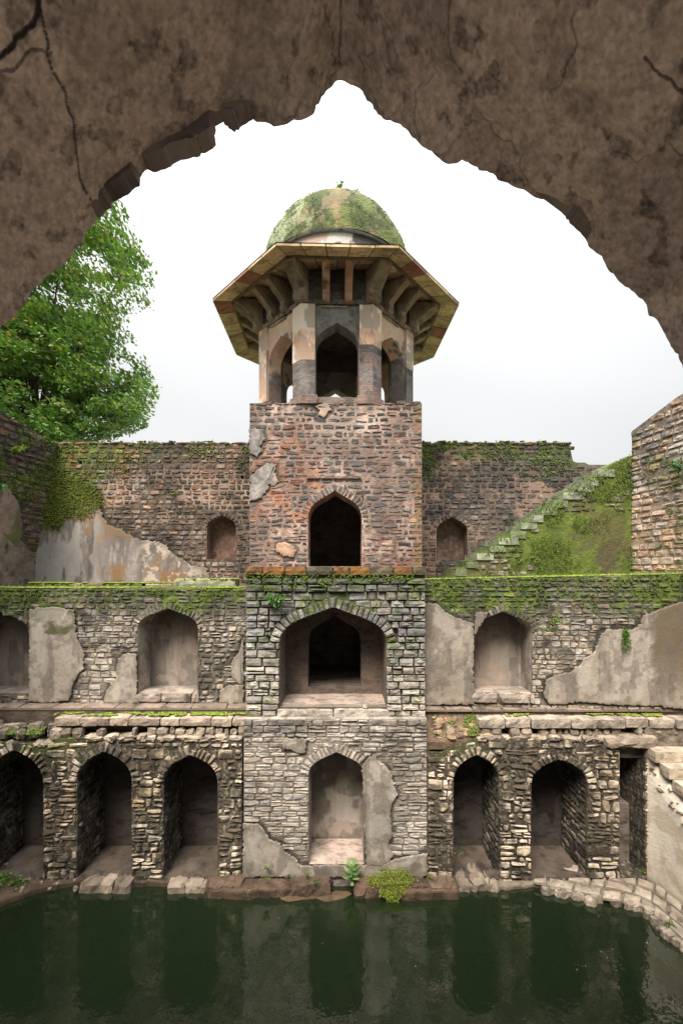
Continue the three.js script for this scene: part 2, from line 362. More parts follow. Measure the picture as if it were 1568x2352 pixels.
// moss cushions over a horizontal strip
function mossBed(parent, x0, x1, z0, z1, y, n, R, pal = BRIGHT, size = [0.02, 0.05], keep = null) {
  const items = [], blades = [];
  for (let i = 0; i < n; i++) {
    const x = rr(R, x0, x1), z = rr(R, z0, z1); if (keep ? !keep(x, z) : nz(x * 1.3, z * 2.5, 1) < 0.42) continue;
    if (nz(x * 5, z * 5, 0) < 0.36) continue;
    if (R() < 0.14) { const b = size[1] * rr(R, 0.8, 2.2); blades.push({ p: [x, typeof y === 'function' ? y(x, z) : y, z], s: [b * 0.5, b, b * 0.5], e: [rr(R, -0.8, 0.8), rr(R, -3, 3), rr(R, -0.7, 0.7)], c: tone(R, 0.7, 1.2, pick(R, R() < 0.4 ? FRESH : pal)) }); continue; }
    const s = rr(R, ...size); items.push({ p: [x, (typeof y === 'function' ? y(x, z) : y) - 0.1 * s, z], s: [s, s * rr(R, 0.4, 0.8), s], e: [0, R() * 6, 0], c: tone(R, 0.7, 1.2, pick(R, pal)) });
  }
  if (blades.length) scatter('grass', leafGeo, leafMat, blades, parent, { kind: 'stuff' });
  return items.length ? scatter('moss', lumpGeo, mossMat, items, parent, { kind: 'stuff' }) : null;
}
// moss and fern tips over a wall face, where mask(dx, dy, u, v) says so
function mossWall(S, parent, n, R, mask, o = {}) {
  const { f, B } = S, { pal = MOSS, size = [0.015, 0.04], leaf = 0.25, lp = FRESH, box = [B.u0, B.u1, B.v0, B.v1], lift = 0.03 } = o, A = [], L = [];
  const v3 = new THREE.Vector3();
  for (let i = 0; i < n; i++) {
    const u = rr(R, box[0], box[1]), v = rr(R, box[2], box[3]), d = fromWall(f, u, v);
    if (R() > mask(d[0], d[1], u, v)) continue;
    if (v > S.topAt(u) - (o.below ?? -0.02) || S.openings?.some((q) => inside([u, v], q.poly))) continue;
    v3.set(u, v, lift * rr(R, 0.6, 1.2)).applyMatrix4(f.m);
    const s = rr(R, ...size);
    if (R() < leaf) L.push({ p: v3.toArray(), s: [s * 1.6, s * 1.6, s * 1.6], e: [rr(R, 0.4, 2.2), rr(R, -1, 1) + Math.atan2(f.N[0], f.N[1]), rr(R, -1.4, 1.4)], c: tone(R, 0.6, 1.15, pick(R, lp)) });
    else A.push({ p: v3.toArray(), s: [s, s * 0.8, s * 0.7], e: [0, R() * 6, R() * 6], c: tone(R, 0.6, 1.15, pick(R, pal)) });
  }
  if (A.length) scatter('moss', lumpGeo, mossMat, A, parent, { kind: 'stuff' });
  if (L.length) scatter('fern_leaves', leafGeo, leafMat, L, parent, { kind: 'stuff' });
}
// a small plant: curved stems and leaves; leaves merged by plant (far too small to pick apart) unless big
function plant(label, p, o = {}) {
  const { n = 8, h = 0.25, spread = 0.2, leaf = 0.07, per = 7, pal = FRESH, out = [0, 0, 1], droop = 0, seed = 3, group, name = 'wall_plant', category = 'plant' } = o;
  const R = rng(seed), g = thing(name, label, category, p, group ? { group } : {});
  const stems = [], L = [];
  for (let i = 0; i < n; i++) {
    const a = rr(R, -1, 1), b = rr(R, -0.5, 1), tip = new THREE.Vector3(p[0] + out[0] * spread * rr(R, 0.3, 1) + a * spread * (1 - Math.abs(out[0]) * 0.6), p[1] + h * rr(R, 0.3, 1) * (droop ? -1 : 1), p[2] + out[2] * spread * rr(R, 0.2, 1) + b * spread * 0.4);
    const mid = new THREE.Vector3(lerp(p[0], tip.x, 0.55), lerp(p[1], tip.y, 0.45) + (droop ? 0.08 : 0.04), lerp(p[2], tip.z, 0.55));
    const cv = new THREE.QuadraticBezierCurve3(new THREE.Vector3(...p), mid, tip);
    stems.push(new THREE.TubeGeometry(cv, 5, 0.004, 4));
    for (let k = 0; k < per; k++) {
      const q = cv.getPoint(rr(R, 0.3, 1)), s = leaf * rr(R, 0.6, 1.25);
      L.push({ p: [q.x, q.y, q.z], s: [s, s, s], e: [rr(R, 0.5, 1.9), rr(R, -3.1, 3.1), rr(R, -0.9, 0.9)], c: tone(R, 0.7, 1.2, pick(R, pal)) });
    }
  }
  put('stems', mergeGeometries(stems), new THREE.MeshStandardMaterial({ color: 0x4d5a24, roughness: 0.9 }), g);
  scatter('leaves', leafGeo, leafMat, L, g, { kind: 'stuff' });
  return g;
}

// ---------------------------------------------------------------- shared materials
const ROCK = paint(512, 512, (s, t) => { const a = nz(s * 16, t * 16), b = nz(s * 32, t * 32, 1), c = nz(s * 16 + 5, t * 16, 2); const k = 0.5 + 0.55 * a + 0.25 * (b - 0.5) - 0.28 * sm(0.6, 0.78, c); return [k, k * 0.98, k * 0.95]; }, THREE.RepeatWrapping);
const mRock = mat(ROCK, { bump: 0.018 });
const PLASTER = paint(512, 512, (s, t) => { const a = nz(s * 16, t * 16), b = nz(s * 64, t * 64, 1); const k = 0.72 + 0.4 * (a - 0.5) + 0.2 * (b - 0.5) - 0.25 * sm(0.62, 0.72, nz(s * 16, t * 48, 2)); return [k, k, k]; }, THREE.RepeatWrapping);
const mPlain = mat(PLASTER, { bump: 0.008 });
const GREY = [0.34, 0.315, 0.28], WARM = [0.42, 0.36, 0.29], SLATE = [0.14, 0.14, 0.14];
// generic noise-driven stone colour
function rockTone(u, v, lo, hi, s = 1) { return mix(lo, hi, clamp(0.5 + (nz(u * 1.3 * s, v * 1.3 * s) - 0.5) * 1.3 + (nz(u * 7 * s, v * 7 * s, 1) - 0.5) * 0.9 + (nz(u * 19, v * 19, 2) - 0.5) * 0.7)); }
const mossTone = (u, v) => mix([0.045, 0.075, 0.014], [0.13, 0.185, 0.03], clamp(nz(u * 5, v * 5, 2) * 1.6 - 0.3));
const at3 = (f, u, v, n) => new THREE.Vector3(u, v, n).applyMatrix4(f.m);
function room(f, u0, u1, v0, v1, n0, n1, material, parent, name = 'chamber') {    // five inner faces behind a wall; open towards the wall
  const P = [];
  const slab = (a, b, c, d, e, g) => { const q = new THREE.BoxGeometry(b - a, d - c, g - e); q.translate((a + b) / 2, (c + d) / 2, (e + g) / 2); P.push(q); };
  const t = 0.1;
  slab(u0 - t, u0, v0 - t, v1 + t, n1, n0); slab(u1, u1 + t, v0 - t, v1 + t, n1, n0);
  slab(u0, u1, v0 - t, v0, n1, n0); slab(u0, u1, v1, v1 + t, n1, n0); slab(u0 - t, u1 + t, v0 - t, v1 + t, n1 - t, n1);
  const g = mergeGeometries(P).applyMatrix4(f.m);
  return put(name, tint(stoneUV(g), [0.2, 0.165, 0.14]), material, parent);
}
function box(x0, x1, y0, y1, z0, z1, c = GREY) { const g = new THREE.BoxGeometry(x1 - x0, y1 - y0, z1 - z0); g.translate((x0 + x1) / 2, (y0 + y1) / 2, (z0 + z1) / 2); return tint(stoneUV(g), c); }

// ---------------------------------------------------------------- water, ground
{
  const g = new THREE.PlaneGeometry(19.4, 10.2); g.rotateX(-Math.PI / 2); g.translate(-0.5, 0, -6.4);
  const rip = grey(512, 512, (s, t) => 0.6 * nz(s * 16, t * 16, 1) + 0.4 * nz(s * 32 + 3, t * 16, 2)); rip.repeat.set(5, 4);
  const m = new THREE.MeshPhysicalMaterial({ color: new THREE.Color().setRGB(0.0105, 0.0185, 0.0082), roughness: 0.03, ior: 1.85, bumpMap: rip, bumpScale: 0.004 });
  const w = new THREE.Mesh(g, m); w.name = 'water'; w.userData = { kind: 'structure', label: 'still dark green pool water at the foot of the arcades' }; w.receiveShadow = true; scene.add(w);
}
{
  const s = shapeOf([[-300, -300], [300, -300], [300, 300], [-300, 300]], [[[-12, -9], [12, -9], [12, 15.5], [-12, 15.5]]]);
  const g = new THREE.ShapeGeometry(s); g.rotateX(-Math.PI / 2); g.translate(0, E + 2.2, 0);
  const m = new THREE.Mesh(g, new THREE.MeshStandardMaterial({ color: new THREE.Color().setRGB(0.1, 0.13, 0.05), roughness: 1 })); m.name = 'ground'; m.userData = { kind: 'structure', label: 'grassy ground outside the well' }; m.receiveShadow = true; scene.add(m);
}

// ---------------------------------------------------------------- the stone tower
const TX0 = -2.347, TX1 = 2.053;
const tower = thing('stone_tower', 'three storey stone tower with pointed arches rising from the pool in the centre', 'tower', [-0.147, 0, -12.6]);
const zL = zoom(850, 2800, 1.6505), zM = zoom(900, 2250, 1.742), zU = zoom(900, 1600, 1.742);
const P = (z, ...a) => { const o = []; for (let i = 0; i < a.length; i += 2) o.push(z(a[i], a[i + 1])); return o; };

// lower storey
const fLow = frame(0, -9.9), BL = { u0: TX0, u1: TX1, v0: -0.35, v1: Y(1652, 9.9) };
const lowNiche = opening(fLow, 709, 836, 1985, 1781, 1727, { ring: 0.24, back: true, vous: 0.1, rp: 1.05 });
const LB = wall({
  f: fLow, B: BL, depth: 0.95, seed: 11, coat: 0.016, name: 'lower_storey', openings: [lowNiche], plasterJambs: true,
  c: { h: [0.11, 0.17], w: [0.2, 0.46], gap: 0.012, jit: 0.011, proud: 0.019, rough: 0.014, bev: 0.018, split: 0.2, slope: 0.05 },
  style: (u, v) => (v > BL.v1 - 0.3 ? { proud: 0.035 } : v < 0.25 ? false : null),
  tone: [0.72, 1.18], tints: [[1, 1, 1], [1.02, 0.97, 0.92], [0.95, 0.97, 1]],
  plasters: [
    P(zL, 205, 812, 300, 812, 338, 850, 378, 920, 450, 942, 480, 1000, 545, 1040, 580, 1088, 625, 1092, 625, 1165, 205, 1165),
    P(zL, 612, 1088, 1018, 1082, 1100, 1092, 1195, 1050, 1300, 1028, 1414, 1008, 1418, 1165, 612, 1165),
    P(zL, 985, 440, 1035, 370, 1065, 356, 1095, 402, 1150, 440, 1188, 530, 1222, 620, 1180, 690, 1170, 765, 1190, 880, 1165, 940, 1190, 1030, 1150, 1070, 1100, 1092, 1012, 1085, 1000, 700),
    P(zL, 460, 280, 500, 250, 622, 258, 612, 350, 570, 352, 510, 322, 470, 332),
  ],
  colour: (dx, dy, k, u, v) => {
    const stain = sm(0.58, 0.72, nz(u * 0.9 + 3, v * 1.4, 2));
    if (k === 2) {
      let c = rockTone(u, v, [0.29, 0.26, 0.225], [0.45, 0.405, 0.345], 0.7);
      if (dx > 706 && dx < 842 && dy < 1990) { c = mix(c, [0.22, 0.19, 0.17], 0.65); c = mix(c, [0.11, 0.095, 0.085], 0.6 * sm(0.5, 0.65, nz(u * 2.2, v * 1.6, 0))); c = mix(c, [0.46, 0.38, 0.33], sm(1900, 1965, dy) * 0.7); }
      c = mix(c, [0.17, 0.155, 0.13], 0.7 * sm(0.6, 0.75, nz(u * 2, v * 3, 1)));
      c = mix(c, [0.13, 0.115, 0.095], 0.5 * sm(0.55, 0.68, nz(u * 5, v * 2, 2))); c = mix(c, [0.5, 0.47, 0.42], 0.5 * sm(0.56, 0.7, nz(u * 1.4 + 7, v * 1.4, 0)));
      return c;
    }
    if (k === 1) return rockTone(u, v, [0.09, 0.08, 0.066], [0.28, 0.25, 0.21]);
    let c = rockTone(u, v, [0.27, 0.25, 0.225], [0.5, 0.46, 0.405]);
    c = mix(c, [0.085, 0.08, 0.07], 0.75 * stain * sm(1740, 1660, dy) + 0.45 * sm(0.64, 0.76, nz(u * 1.6, v * 2, 1)));
    c = mix(c, [0.09, 0.085, 0.075], 0.5 * sm(0.4, 0.6, nz(u * 2.2, v * 0.6, 2)) * sm(1700, 1660, dy));
    return c;
  },
}, tower, 'self');
{
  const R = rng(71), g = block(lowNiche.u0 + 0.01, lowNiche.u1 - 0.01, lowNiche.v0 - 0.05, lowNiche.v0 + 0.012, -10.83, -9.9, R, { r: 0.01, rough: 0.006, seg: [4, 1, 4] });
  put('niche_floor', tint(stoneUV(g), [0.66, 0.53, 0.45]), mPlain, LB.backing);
}

// middle storey with the wide arch
const fMid = frame(0, -10.16), BM = { u0: TX0, u1: TX1, v0: 4.0, v1: E + 0.02 };
const midArch = opening(fMid, 643, 887, 1624, 1476, 1394, { ring: 0.27, vous: 0.135, rp: 1.5, irr: 0.85 });
const panelU = [X(640, 10.16), X(888, 10.16)], panelTop = Y(1356, 10.16), ledgeV = Y(1690 / 1.0, 10.16);
const MBw = wall({
  f: fMid, B: BM, depth: 1.03, seed: 23, name: 'middle_storey', openings: [midArch], plasterJambs: true,
  c: { h: [0.15, 0.21], w: [0.22, 0.52], gap: 0.01, jit: 0.008, proud: 0.03, rough: 0.017, bev: 0.02, split: 0.06 },
  style: (u, v) => (u > panelU[0] && u < panelU[1] && v < panelTop ? { lift: 0 } : { lift: 0.075 }),
  tone: [0.7, 1.18], tints: [[1, 1, 1], [1, 0.98, 0.95], [0.96, 0.98, 1.02]],
  skip: [(u, v) => v < Y(1626, 10.16) && u > panelU[0] && u < panelU[1], (u, v) => v > Y(1322, 10.16)],
  colour: (dx, dy, k, u, v) => {
    if (k === 2) return rockTone(u, v, [0.13, 0.105, 0.09], [0.22, 0.178, 0.15], 0.7);
    const green = sm(1420, 1330, dy + 60 * (nz(u * 1.5, v * 1.5, 2) - 0.5));
    if (k === 1) return mix(rockTone(u, v, [0.05, 0.046, 0.036], [0.13, 0.115, 0.09]), [0.07, 0.105, 0.02], clamp(green * 1.1 + 0.25 * sm(0.55, 0.65, nz(u * 2, v * 2, 1))) * 0.85);
    let c = rockTone(u, v, [0.19, 0.185, 0.175], [0.33, 0.32, 0.30]);
    c = mix(c, rockTone(u, v, [0.33, 0.305, 0.27], [0.52, 0.485, 0.43]), sm(1470, 1570, dy));
    c = mix(c, [0.075, 0.072, 0.068], 0.8 * sm(1395, 1325, dy));
    const band = Math.max(dx > 885 ? sm(10, 4, Math.abs(dy - 1545)) : 0, dx < 640 ? sm(7, 2, Math.abs(dy - 1552)) : 0);
    c = mix(c, [0.07, 0.062, 0.05], 0.8 * band * sm(0.35, 0.55, nz(u * 3, v * 3, 1)));
    c = mix(c, mossTone(u, v), 0.75 * sm(0.62, 0.7, nz(u * 4.4, v * 6.2, 1) + 0.22 * green - 0.06));
    return c;
  },
}, tower, 'self');
{
  const R = rng(31), zf = -10.16;
  // sill blocks, floor, jamb strips, coping
  const y0 = Y(1650, 10.16), y1 = Y(1627, 10.16);
  const xs = [panelU[0] - 0.05, X(765, 10.16), panelU[1] + 0.06];
  for (let i = 0; i < 2; i++) put('sill_stone', tint(stoneUV(block(xs[i] + 0.004, xs[i + 1] - 0.004, y0 + 0.01, y1, zf - 0.35, zf + 0.1, R, { r: 0.03, rough: 0.014, seg: [8, 2, 2] })), tone(R, 0.95, 1.15, [0.5, 0.46, 0.41])), mRock, MBw.backing);
  put('sill_block', tint(stoneUV(block(X(832, 10.16), X(843, 10.16), y1 - 0.01, y1 + 0.1, zf - 0.08, zf + 0.05, R, { r: 0.02, rough: 0.01, seg: [2, 2, 2] })), [0.5, 0.47, 0.42]), mRock, MBw.backing);
  put('arch_floor', tint(stoneUV(block(midArch.u0 + 0.005, midArch.u1 - 0.005, midArch.v0 - 0.09, midArch.v0 + 0.03, -11.18, -10.3, R, { r: 0.01, rough: 0.007, seg: [10, 1, 5] })), [0.5, 0.4, 0.34]), mPlain, MBw.backing);
  let x = TX0 - 0.03;
  while (x < TX1 - 0.05) { const w = Math.min(rr(R, 0.4, 0.7), TX1 + 0.04 - x); put('coping_stone', tint(stoneUV(block(x + 0.005, x + w - 0.005, Y(1321, 10.06), Y(1301, 10.06), -10.6, -10.06, R, { r: 0.02, rough: 0.01, seg: [4, 2, 2] })), pick(R, [[0.25, 0.13, 0.05], [0.16, 0.13, 0.085], [0.21, 0.115, 0.055], [0.13, 0.12, 0.085], [0.3, 0.15, 0.045]])), mRock, MBw.backing); x += w; }
  // inner wall with the smaller dark arch
  const fIn = frame(0, -11.19), Bi = { u0: -2.0, u1: 1.7, v0: 4.1, v1: E - 0.2 };
  const inArch = opening(fIn, 707, 829, 1578, 1476, 1413, { k: 0.8 });
  const sh = new THREE.ExtrudeGeometry(shapeOf([[Bi.u0, Bi.v0], [Bi.u1, Bi.v0], [Bi.u1, Bi.v1], [Bi.u0, Bi.v1]], [inArch.poly]), { depth: 0.45, bevelEnabled: false }); sh.translate(0, 0, -0.46); sh.applyMatrix4(fIn.m);
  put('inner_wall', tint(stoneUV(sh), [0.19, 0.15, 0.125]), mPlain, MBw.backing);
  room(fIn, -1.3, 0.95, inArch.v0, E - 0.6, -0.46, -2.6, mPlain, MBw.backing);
  // moss on the coping and the courses below it
  mossWall(MBw, MBw.backing, 2000, R, (dx, dy, u, v) => clamp(sm(1362, 1318, dy) * 1.6) * sm(0.42, 0.55, nz(u * 2.2, v * 6, 1) + 0.25 * sm(1345, 1322, dy)), { box: [TX0, TX1, Y(1365, 10.16), Y(1318, 10.16)], pal: [...MOSS, [0.12, 0.22, 0.03]], size: [0.012, 0.032], leaf: 0.3, lift: 0.085 });
}

// upper storey
const fUp = frame(0, -10.53), BU = { u0: TX0, u1: TX1, v0: E + 0.06, v1: Y(926, 10.53) };
const upArch = opening(fUp, 707, 831, 1301, 1192, 1126, { ring: 0.2, vous: 0.1, rp: 1.1 });
const UBw = wall({
  f: fUp, B: BU, depth: 0.8, seed: 37, name: 'upper_storey', openings: [upArch],
  c: { h: [0.1, 0.19], w: [0.12, 0.42], gap: 0.03, jit: 0.02, proud: 0.012, rough: 0.011, bev: 0.02, round: 0.3, split: 0.16, drop: 0.06, slope: 0.05, shrink: 0.15 },
  tone: [0.75, 1.25],
  tints: [[0.6, 0.7, 0.75], [0.5, 0.58, 0.62], [0.75, 0.8, 0.82], [0.66, 0.75, 0.78], [0.9, 0.76, 0.68], [1.5, 1.25, 0.95], [0.85, 0.62, 0.54], [0.55, 0.6, 0.64], [0.62, 0.68, 0.7]],
  plasters: [
    P(zU, 172, 200, 262, 205, 280, 285, 245, 330, 262, 345, 222, 402, 172, 372),
    P(zU, 172, 545, 215, 500, 290, 440, 362, 452, 352, 490, 375, 570, 340, 605, 300, 592, 305, 625, 265, 655, 255, 690, 215, 705, 172, 705),
    P(zU, 362, 1005, 420, 990, 475, 1020, 500, 1045, 480, 1100, 420, 1092, 360, 1060),
    P(zU, 620, 45, 700, 25, 735, 40, 745, 75, 710, 100, 690, 130, 650, 110, 660, 75),
  ],
  rag: 0.035, coat: 0.006,
  colour: (dx, dy, k, u, v) => {
    const n = nz(u * 0.8, v * 0.8, 1), e = nz(u * 4, v * 4, 2);
    const right = sm(860, 930, dx + 60 * (n - 0.5)), orange = sm(1.05, 0.4, Math.hypot((dx - 650) / 120, (dy - 1085) / 130) + 1.2 * (nz(u * 1.1, v * 1.1) - 0.5));
    if (k === 2) return dx > 630 ? (dy > 1200 ? rockTone(u, v, [0.5, 0.3, 0.19], [0.62, 0.42, 0.3]) : rockTone(u, v, [0.42, 0.32, 0.25], [0.58, 0.46, 0.37])) : rockTone(u, v, [0.17, 0.16, 0.16], [0.42, 0.39, 0.36], 1.6);
    if (k === 1) {
      let c = mix([0.26, 0.185, 0.155], [0.56, 0.425, 0.355], clamp(n * 0.9 + (e - 0.5) * 1.2 + (nz(u * 12, v * 12, 0) - 0.5)));
      c = mix(c, [0.62, 0.5, 0.42], sm(0.3, 0, Math.hypot((dx - 785) / 100, (dy - 975) / 40) - 0.7) * 0.8);
      c = mix(c, [0.38, 0.165, 0.085], orange * 0.75 * sm(0.25, 0.6, e));
      c = mix(c, [0.2, 0.125, 0.1], right * 0.75 * sm(0.35, 0.6, e));
      c = mix(c, [0.17, 0.09, 0.075], 0.8 * sm(0.58, 0.68, nz(u * 1.1 + 7, v * 0.8, 0)) * sm(840, 880, dx));
      c = mix(c, [0.13, 0.1, 0.085], 0.5 * sm(0.56, 0.68, nz(u * 0.9 + 2, v * 0.7, 2)));
      if (dx > 952) c = mix(c, [0.22, 0.14, 0.06], 0.6 * sm(0.45, 0.6, n));
      return c;
    }
    let c = rockTone(u, v, [0.12, 0.115, 0.11], [0.28, 0.265, 0.245], 1.4);
    c = mix(c, [0.08, 0.07, 0.065], 0.5 * sm(0.56, 0.68, nz(u * 0.9 + 2, v * 0.7, 2)));
    c = mix(c, [0.36, 0.15, 0.075], orange * 0.45 * sm(0.4, 0.6, e));
    c = mix(c, [0.15, 0.085, 0.07], 0.6 * right * sm(0.5, 0.65, nz(u * 1.1 + 7, v * 0.8, 0)));
    if (dx > 945) c = mix(c, [0.28, 0.19, 0.09], 0.5 * sm(0.45, 0.6, n));
    if (dx > 860 && dy < 980) c = mix(c, [0.07, 0.065, 0.06], 0.7 * sm(0.4, 0.6, n));
    return c;
  },
}, tower, 'self');
{
  const R = rng(41);
  // thin label course above the arch
  let x = X(703, 10.53); const xe = X(832, 10.53);
  while (x < xe - 0.05) { const w = Math.min(rr(R, 0.2, 0.4), xe - x); put('label_stone', tint(stoneUV(block(x + 0.003, x + w - 0.003, Y(1100, 10.53), Y(1094, 10.53), -10.56, -10.47, R, { r: 0.01, rough: 0.005, seg: [2, 1, 1] })), [0.33, 0.25, 0.2]), mRock, UBw.backing); x += w; }
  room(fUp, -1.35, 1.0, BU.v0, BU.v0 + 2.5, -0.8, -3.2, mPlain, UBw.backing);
  // uneven top course
  x = TX0;
  while (x < TX1 - 0.05) { const w = Math.min(rr(R, 0.3, 0.6), TX1 - x); put('top_stone', tint(stoneUV(block(x + 0.006, x + w - 0.006, BU.v1 - 0.03, BU.v1 + (x > 1 ? 0.03 : 0) + 0.05 * R(), -10.95, -10.51, R, { r: 0.02, rough: 0.012, seg: [3, 1, 2] })), x > 0.9 ? [0.14, 0.135, 0.11] : tone(R, 0.8, 1.1, [0.34, 0.28, 0.24])), mRock, UBw.backing); x += w; }
  put('side_walls', mergeGeometries([box(TX0 + 0.01, TX0 + 0.26, 0, BU.v1 - 0.01, -14.9, -11.0, [0.24, 0.19, 0.16]), box(TX1 - 0.26, TX1 - 0.01, 0, BU.v1 - 0.01, -14.9, -11.0, [0.24, 0.19, 0.16]), box(TX0 + 0.01, TX1 - 0.01, 0, BU.v1 - 0.01, -15.1, -14.9, [0.24, 0.19, 0.16])]), mRock, tower);
  put('tower_roof', box(TX0 + 0.02, TX1 - 0.02, BU.v1 - 0.2, BU.v1 - 0.02, -14.9, -10.7, [0.3, 0.25, 0.2]), mRock, tower);
}

// ---------------------------------------------------------------- walls of the well
function structureGroup(name, label, p) { const g = new THREE.Group(); g.name = numbered(name); g.position.set(...p); g.userData = { kind: 'structure', label }; scene.add(g); origin.set(g, p); return g; }
const zA = zoom(0, 2800, 1.568), zB = zoom(0, 2300, 1.568), zC = zoom(0, 1500, 1.568), zR1 = zoom(1650, 2800, 1.4505), zR2 = zoom(1650, 2250, 1.4505), zR3 = zoom(1650, 1550, 1.4505);
const rubble = { h: [0.12, 0.3], w: [0.14, 0.5], gap: 0.022, jit: 0.026, proud: 0.038, rough: 0.02, bev: 0.028, round: 0.42, split: 0.4, drop: 0.08, shrink: 0.12, slope: 0.06, sink: 0.04 };
function arcadeColour(side) {
  return (dx, dy, k, u, v) => {
    const n = nz(u * 0.9, v * 0.9, 2), e = nz(u * 3.5, v * 3.5, 1);
    if (k === 2) { let c = rockTone(u, v, [0.16, 0.135, 0.12], [0.3, 0.26, 0.235], 0.8); return mix(c, [0.05, 0.045, 0.04], sm(0.57, 0.66, n)); }
    const black = clamp(sm(0.37, 0.56, n * 0.6 + e * 0.4 + (dy > 1800 && dy < 1975 ? 0.07 : -0.02)));
    const green = sm(1780, 1690, dy + 80 * (e - 0.5)) * (side < 0 ? sm(260, 120, dx) : sm(1180, 1010, dx));
    if (k === 1) return mix(mix(rockTone(u, v, [0.02, 0.017, 0.013], [0.1, 0.084, 0.065]), rockTone(u, v, [0.14, 0.12, 0.09], [0.36, 0.31, 0.25]), 0.75 * sm(0.62, 0.72, nz(u * 17, v * 21, 0))), mix([0.03, 0.042, 0.01], [0.09, 0.12, 0.02], e), clamp(0.06 + green) * sm(0.35, 0.6, e + 0.2 * green));
    let c = rockTone(u, v, [0.28, 0.235, 0.18], [0.66, 0.58, 0.47], 1.2);
    if (dy > 1800 && dy < 1880 && side < 0 && dx < 420) c = mix(c, [0.3, 0.225, 0.12], 0.5);
    c = mix(c, [0.05, 0.043, 0.032], 0.9 * black * sm(0.3, 0.7, e + 0.15));
    c = mix(c, mossTone(u, v), 0.8 * green * sm(0.4, 0.55, e));
    return c;
  };
}
const AZ = 9.95, AFL = Y(2017, AZ);                        // arcade plane, gallery floor height
function arcade(label, x0, x1, openings, side, seed, top) {
  const f = frame(0, -AZ), B = { u0: X(x0, AZ), u1: X(x1, AZ), v0: -0.3, v1: Y(1690, AZ) };
  const t = thing('arcade_wall', label, 'arcade', [(B.u0 + B.u1) / 2, 0, -AZ - 0.6]);
  const O = openings.map((o) => opening(f, ...o));
  const S = wall({ f, B, depth: 1.15, seed, openings: O, c: rubble, tone: [0.72, 1.2], tints: [[1, 1, 1], [1, 0.96, 0.88], [0.94, 0.95, 0.97]], colour: arcadeColour(side), top, style: (u, v) => (v < AFL + 0.5 ? { w: [0.3, 0.6] } : null) }, t);
  const R = rng(seed + 9);
  // stones in the jambs and vault sides that the camera looks onto
  for (const o of O) {
    if (o.rect) continue;
    const seen = side < 0 ? o.u0 : o.u1, fj = frame(seen, -AZ, side < 0 ? 90 : -90), list = [];
    let v = o.v0;
    while (v < o.vs + 0.05) {
      const h = rr(R, 0.13, 0.24); let d = 0.03;
      while (d < 1.1) {
        const w = Math.min(rr(R, 0.18, 0.42), 1.13 - d), j = () => (R() - 0.5) * 0.03;
        if (R() > 0.1) {
          const a = side < 0 ? d : -d - w, q = [[a + 0.014 + j(), v + 0.014 + j()], [a + w - 0.014 + j(), v + 0.014 + j()], [a + w - 0.014 + j(), v + h - 0.014 + j()], [a + 0.014 + j(), v + h - 0.014 + j()]];
          const g = stone(q, 0.03 * rr(R, 0.6, 1.2), { rough: 0.014, round: 0.5, bev: 0.03 }, R);
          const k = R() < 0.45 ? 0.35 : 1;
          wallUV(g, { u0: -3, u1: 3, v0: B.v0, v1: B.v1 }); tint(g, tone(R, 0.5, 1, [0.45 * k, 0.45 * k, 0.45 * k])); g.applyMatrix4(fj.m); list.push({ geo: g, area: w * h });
        }
        d += w;
      }
      v += h;
    }
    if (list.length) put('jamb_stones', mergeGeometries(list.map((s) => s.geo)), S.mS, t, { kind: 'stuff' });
    if (!o.back) continue;
  }
  // back wall of the bays
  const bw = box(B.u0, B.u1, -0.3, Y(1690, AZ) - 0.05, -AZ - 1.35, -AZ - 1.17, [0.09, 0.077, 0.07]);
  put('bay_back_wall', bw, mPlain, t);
  for (const o of O) { // dark breaches where the plaster has gone
    const w = o.u1 - o.u0, pts = [];
    const cx = o.u0 + w * (o.gx ?? 0.55), cy = o.v0 + (o.gy ?? 1.1), rx = o.rx ?? 0.3, ry = o.ry ?? 0.4;
    for (let i = 0; i < 40; i++) { const a = i / 40 * Math.PI * 2, k = 0.55 + 0.9 * nz(Math.cos(a) * 1.3 + seed + o.u0, Math.sin(a) * 1.3, 1); pts.push([cx + Math.cos(a) * rx * k, cy + Math.sin(a) * ry * k]); }
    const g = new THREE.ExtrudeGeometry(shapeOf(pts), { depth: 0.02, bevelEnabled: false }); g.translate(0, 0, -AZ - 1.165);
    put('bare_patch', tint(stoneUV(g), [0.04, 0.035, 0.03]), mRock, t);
  }
  // floor of the bays
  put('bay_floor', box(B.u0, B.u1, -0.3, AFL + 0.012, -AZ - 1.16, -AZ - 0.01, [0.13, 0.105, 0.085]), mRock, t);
  return { t, S, f, B, O };
}
const left1 = arcade('low rubble stone arcade of three dark arched bays, beside the vault of mossy kerb slabs', -150, 556, [
  [-30, 100, 2017, 1800, 1723, { k: 0.4, ring: 0.3, vous: 0.115, irr: 0.5, vj: 0.07, miss: 0.15, gx: 0.8, gy: 0.7, rx: 0.5, ry: 0.55 }], [178, 303, 2017, 1795, 1726, { k: 0.4, ring: 0.3, vous: 0.115, irr: 0.5, vj: 0.07, miss: 0.15, gx: 0.75, gy: 1.5, rx: 0.13, ry: 0.6 }], [376, 500, 2017, 1798, 1734, { k: 0.4, ring: 0.3, vous: 0.115, irr: 0.5, vj: 0.07, miss: 0.15, gx: 0.4, gy: 0.95, rx: 0.3, ry: 0.08 }]], -1, 101,
  (u) => { const d = CX + u * F / AZ; return Y(1690, AZ) - (d < 130 ? 0.1 + 0.1 * nz(u * 2, 3) : 0.05 * nz(u * 3, 1)); });
left1.t.userData.label = 'rubble arcade with three round arched bays on the shore with the weedy bank';
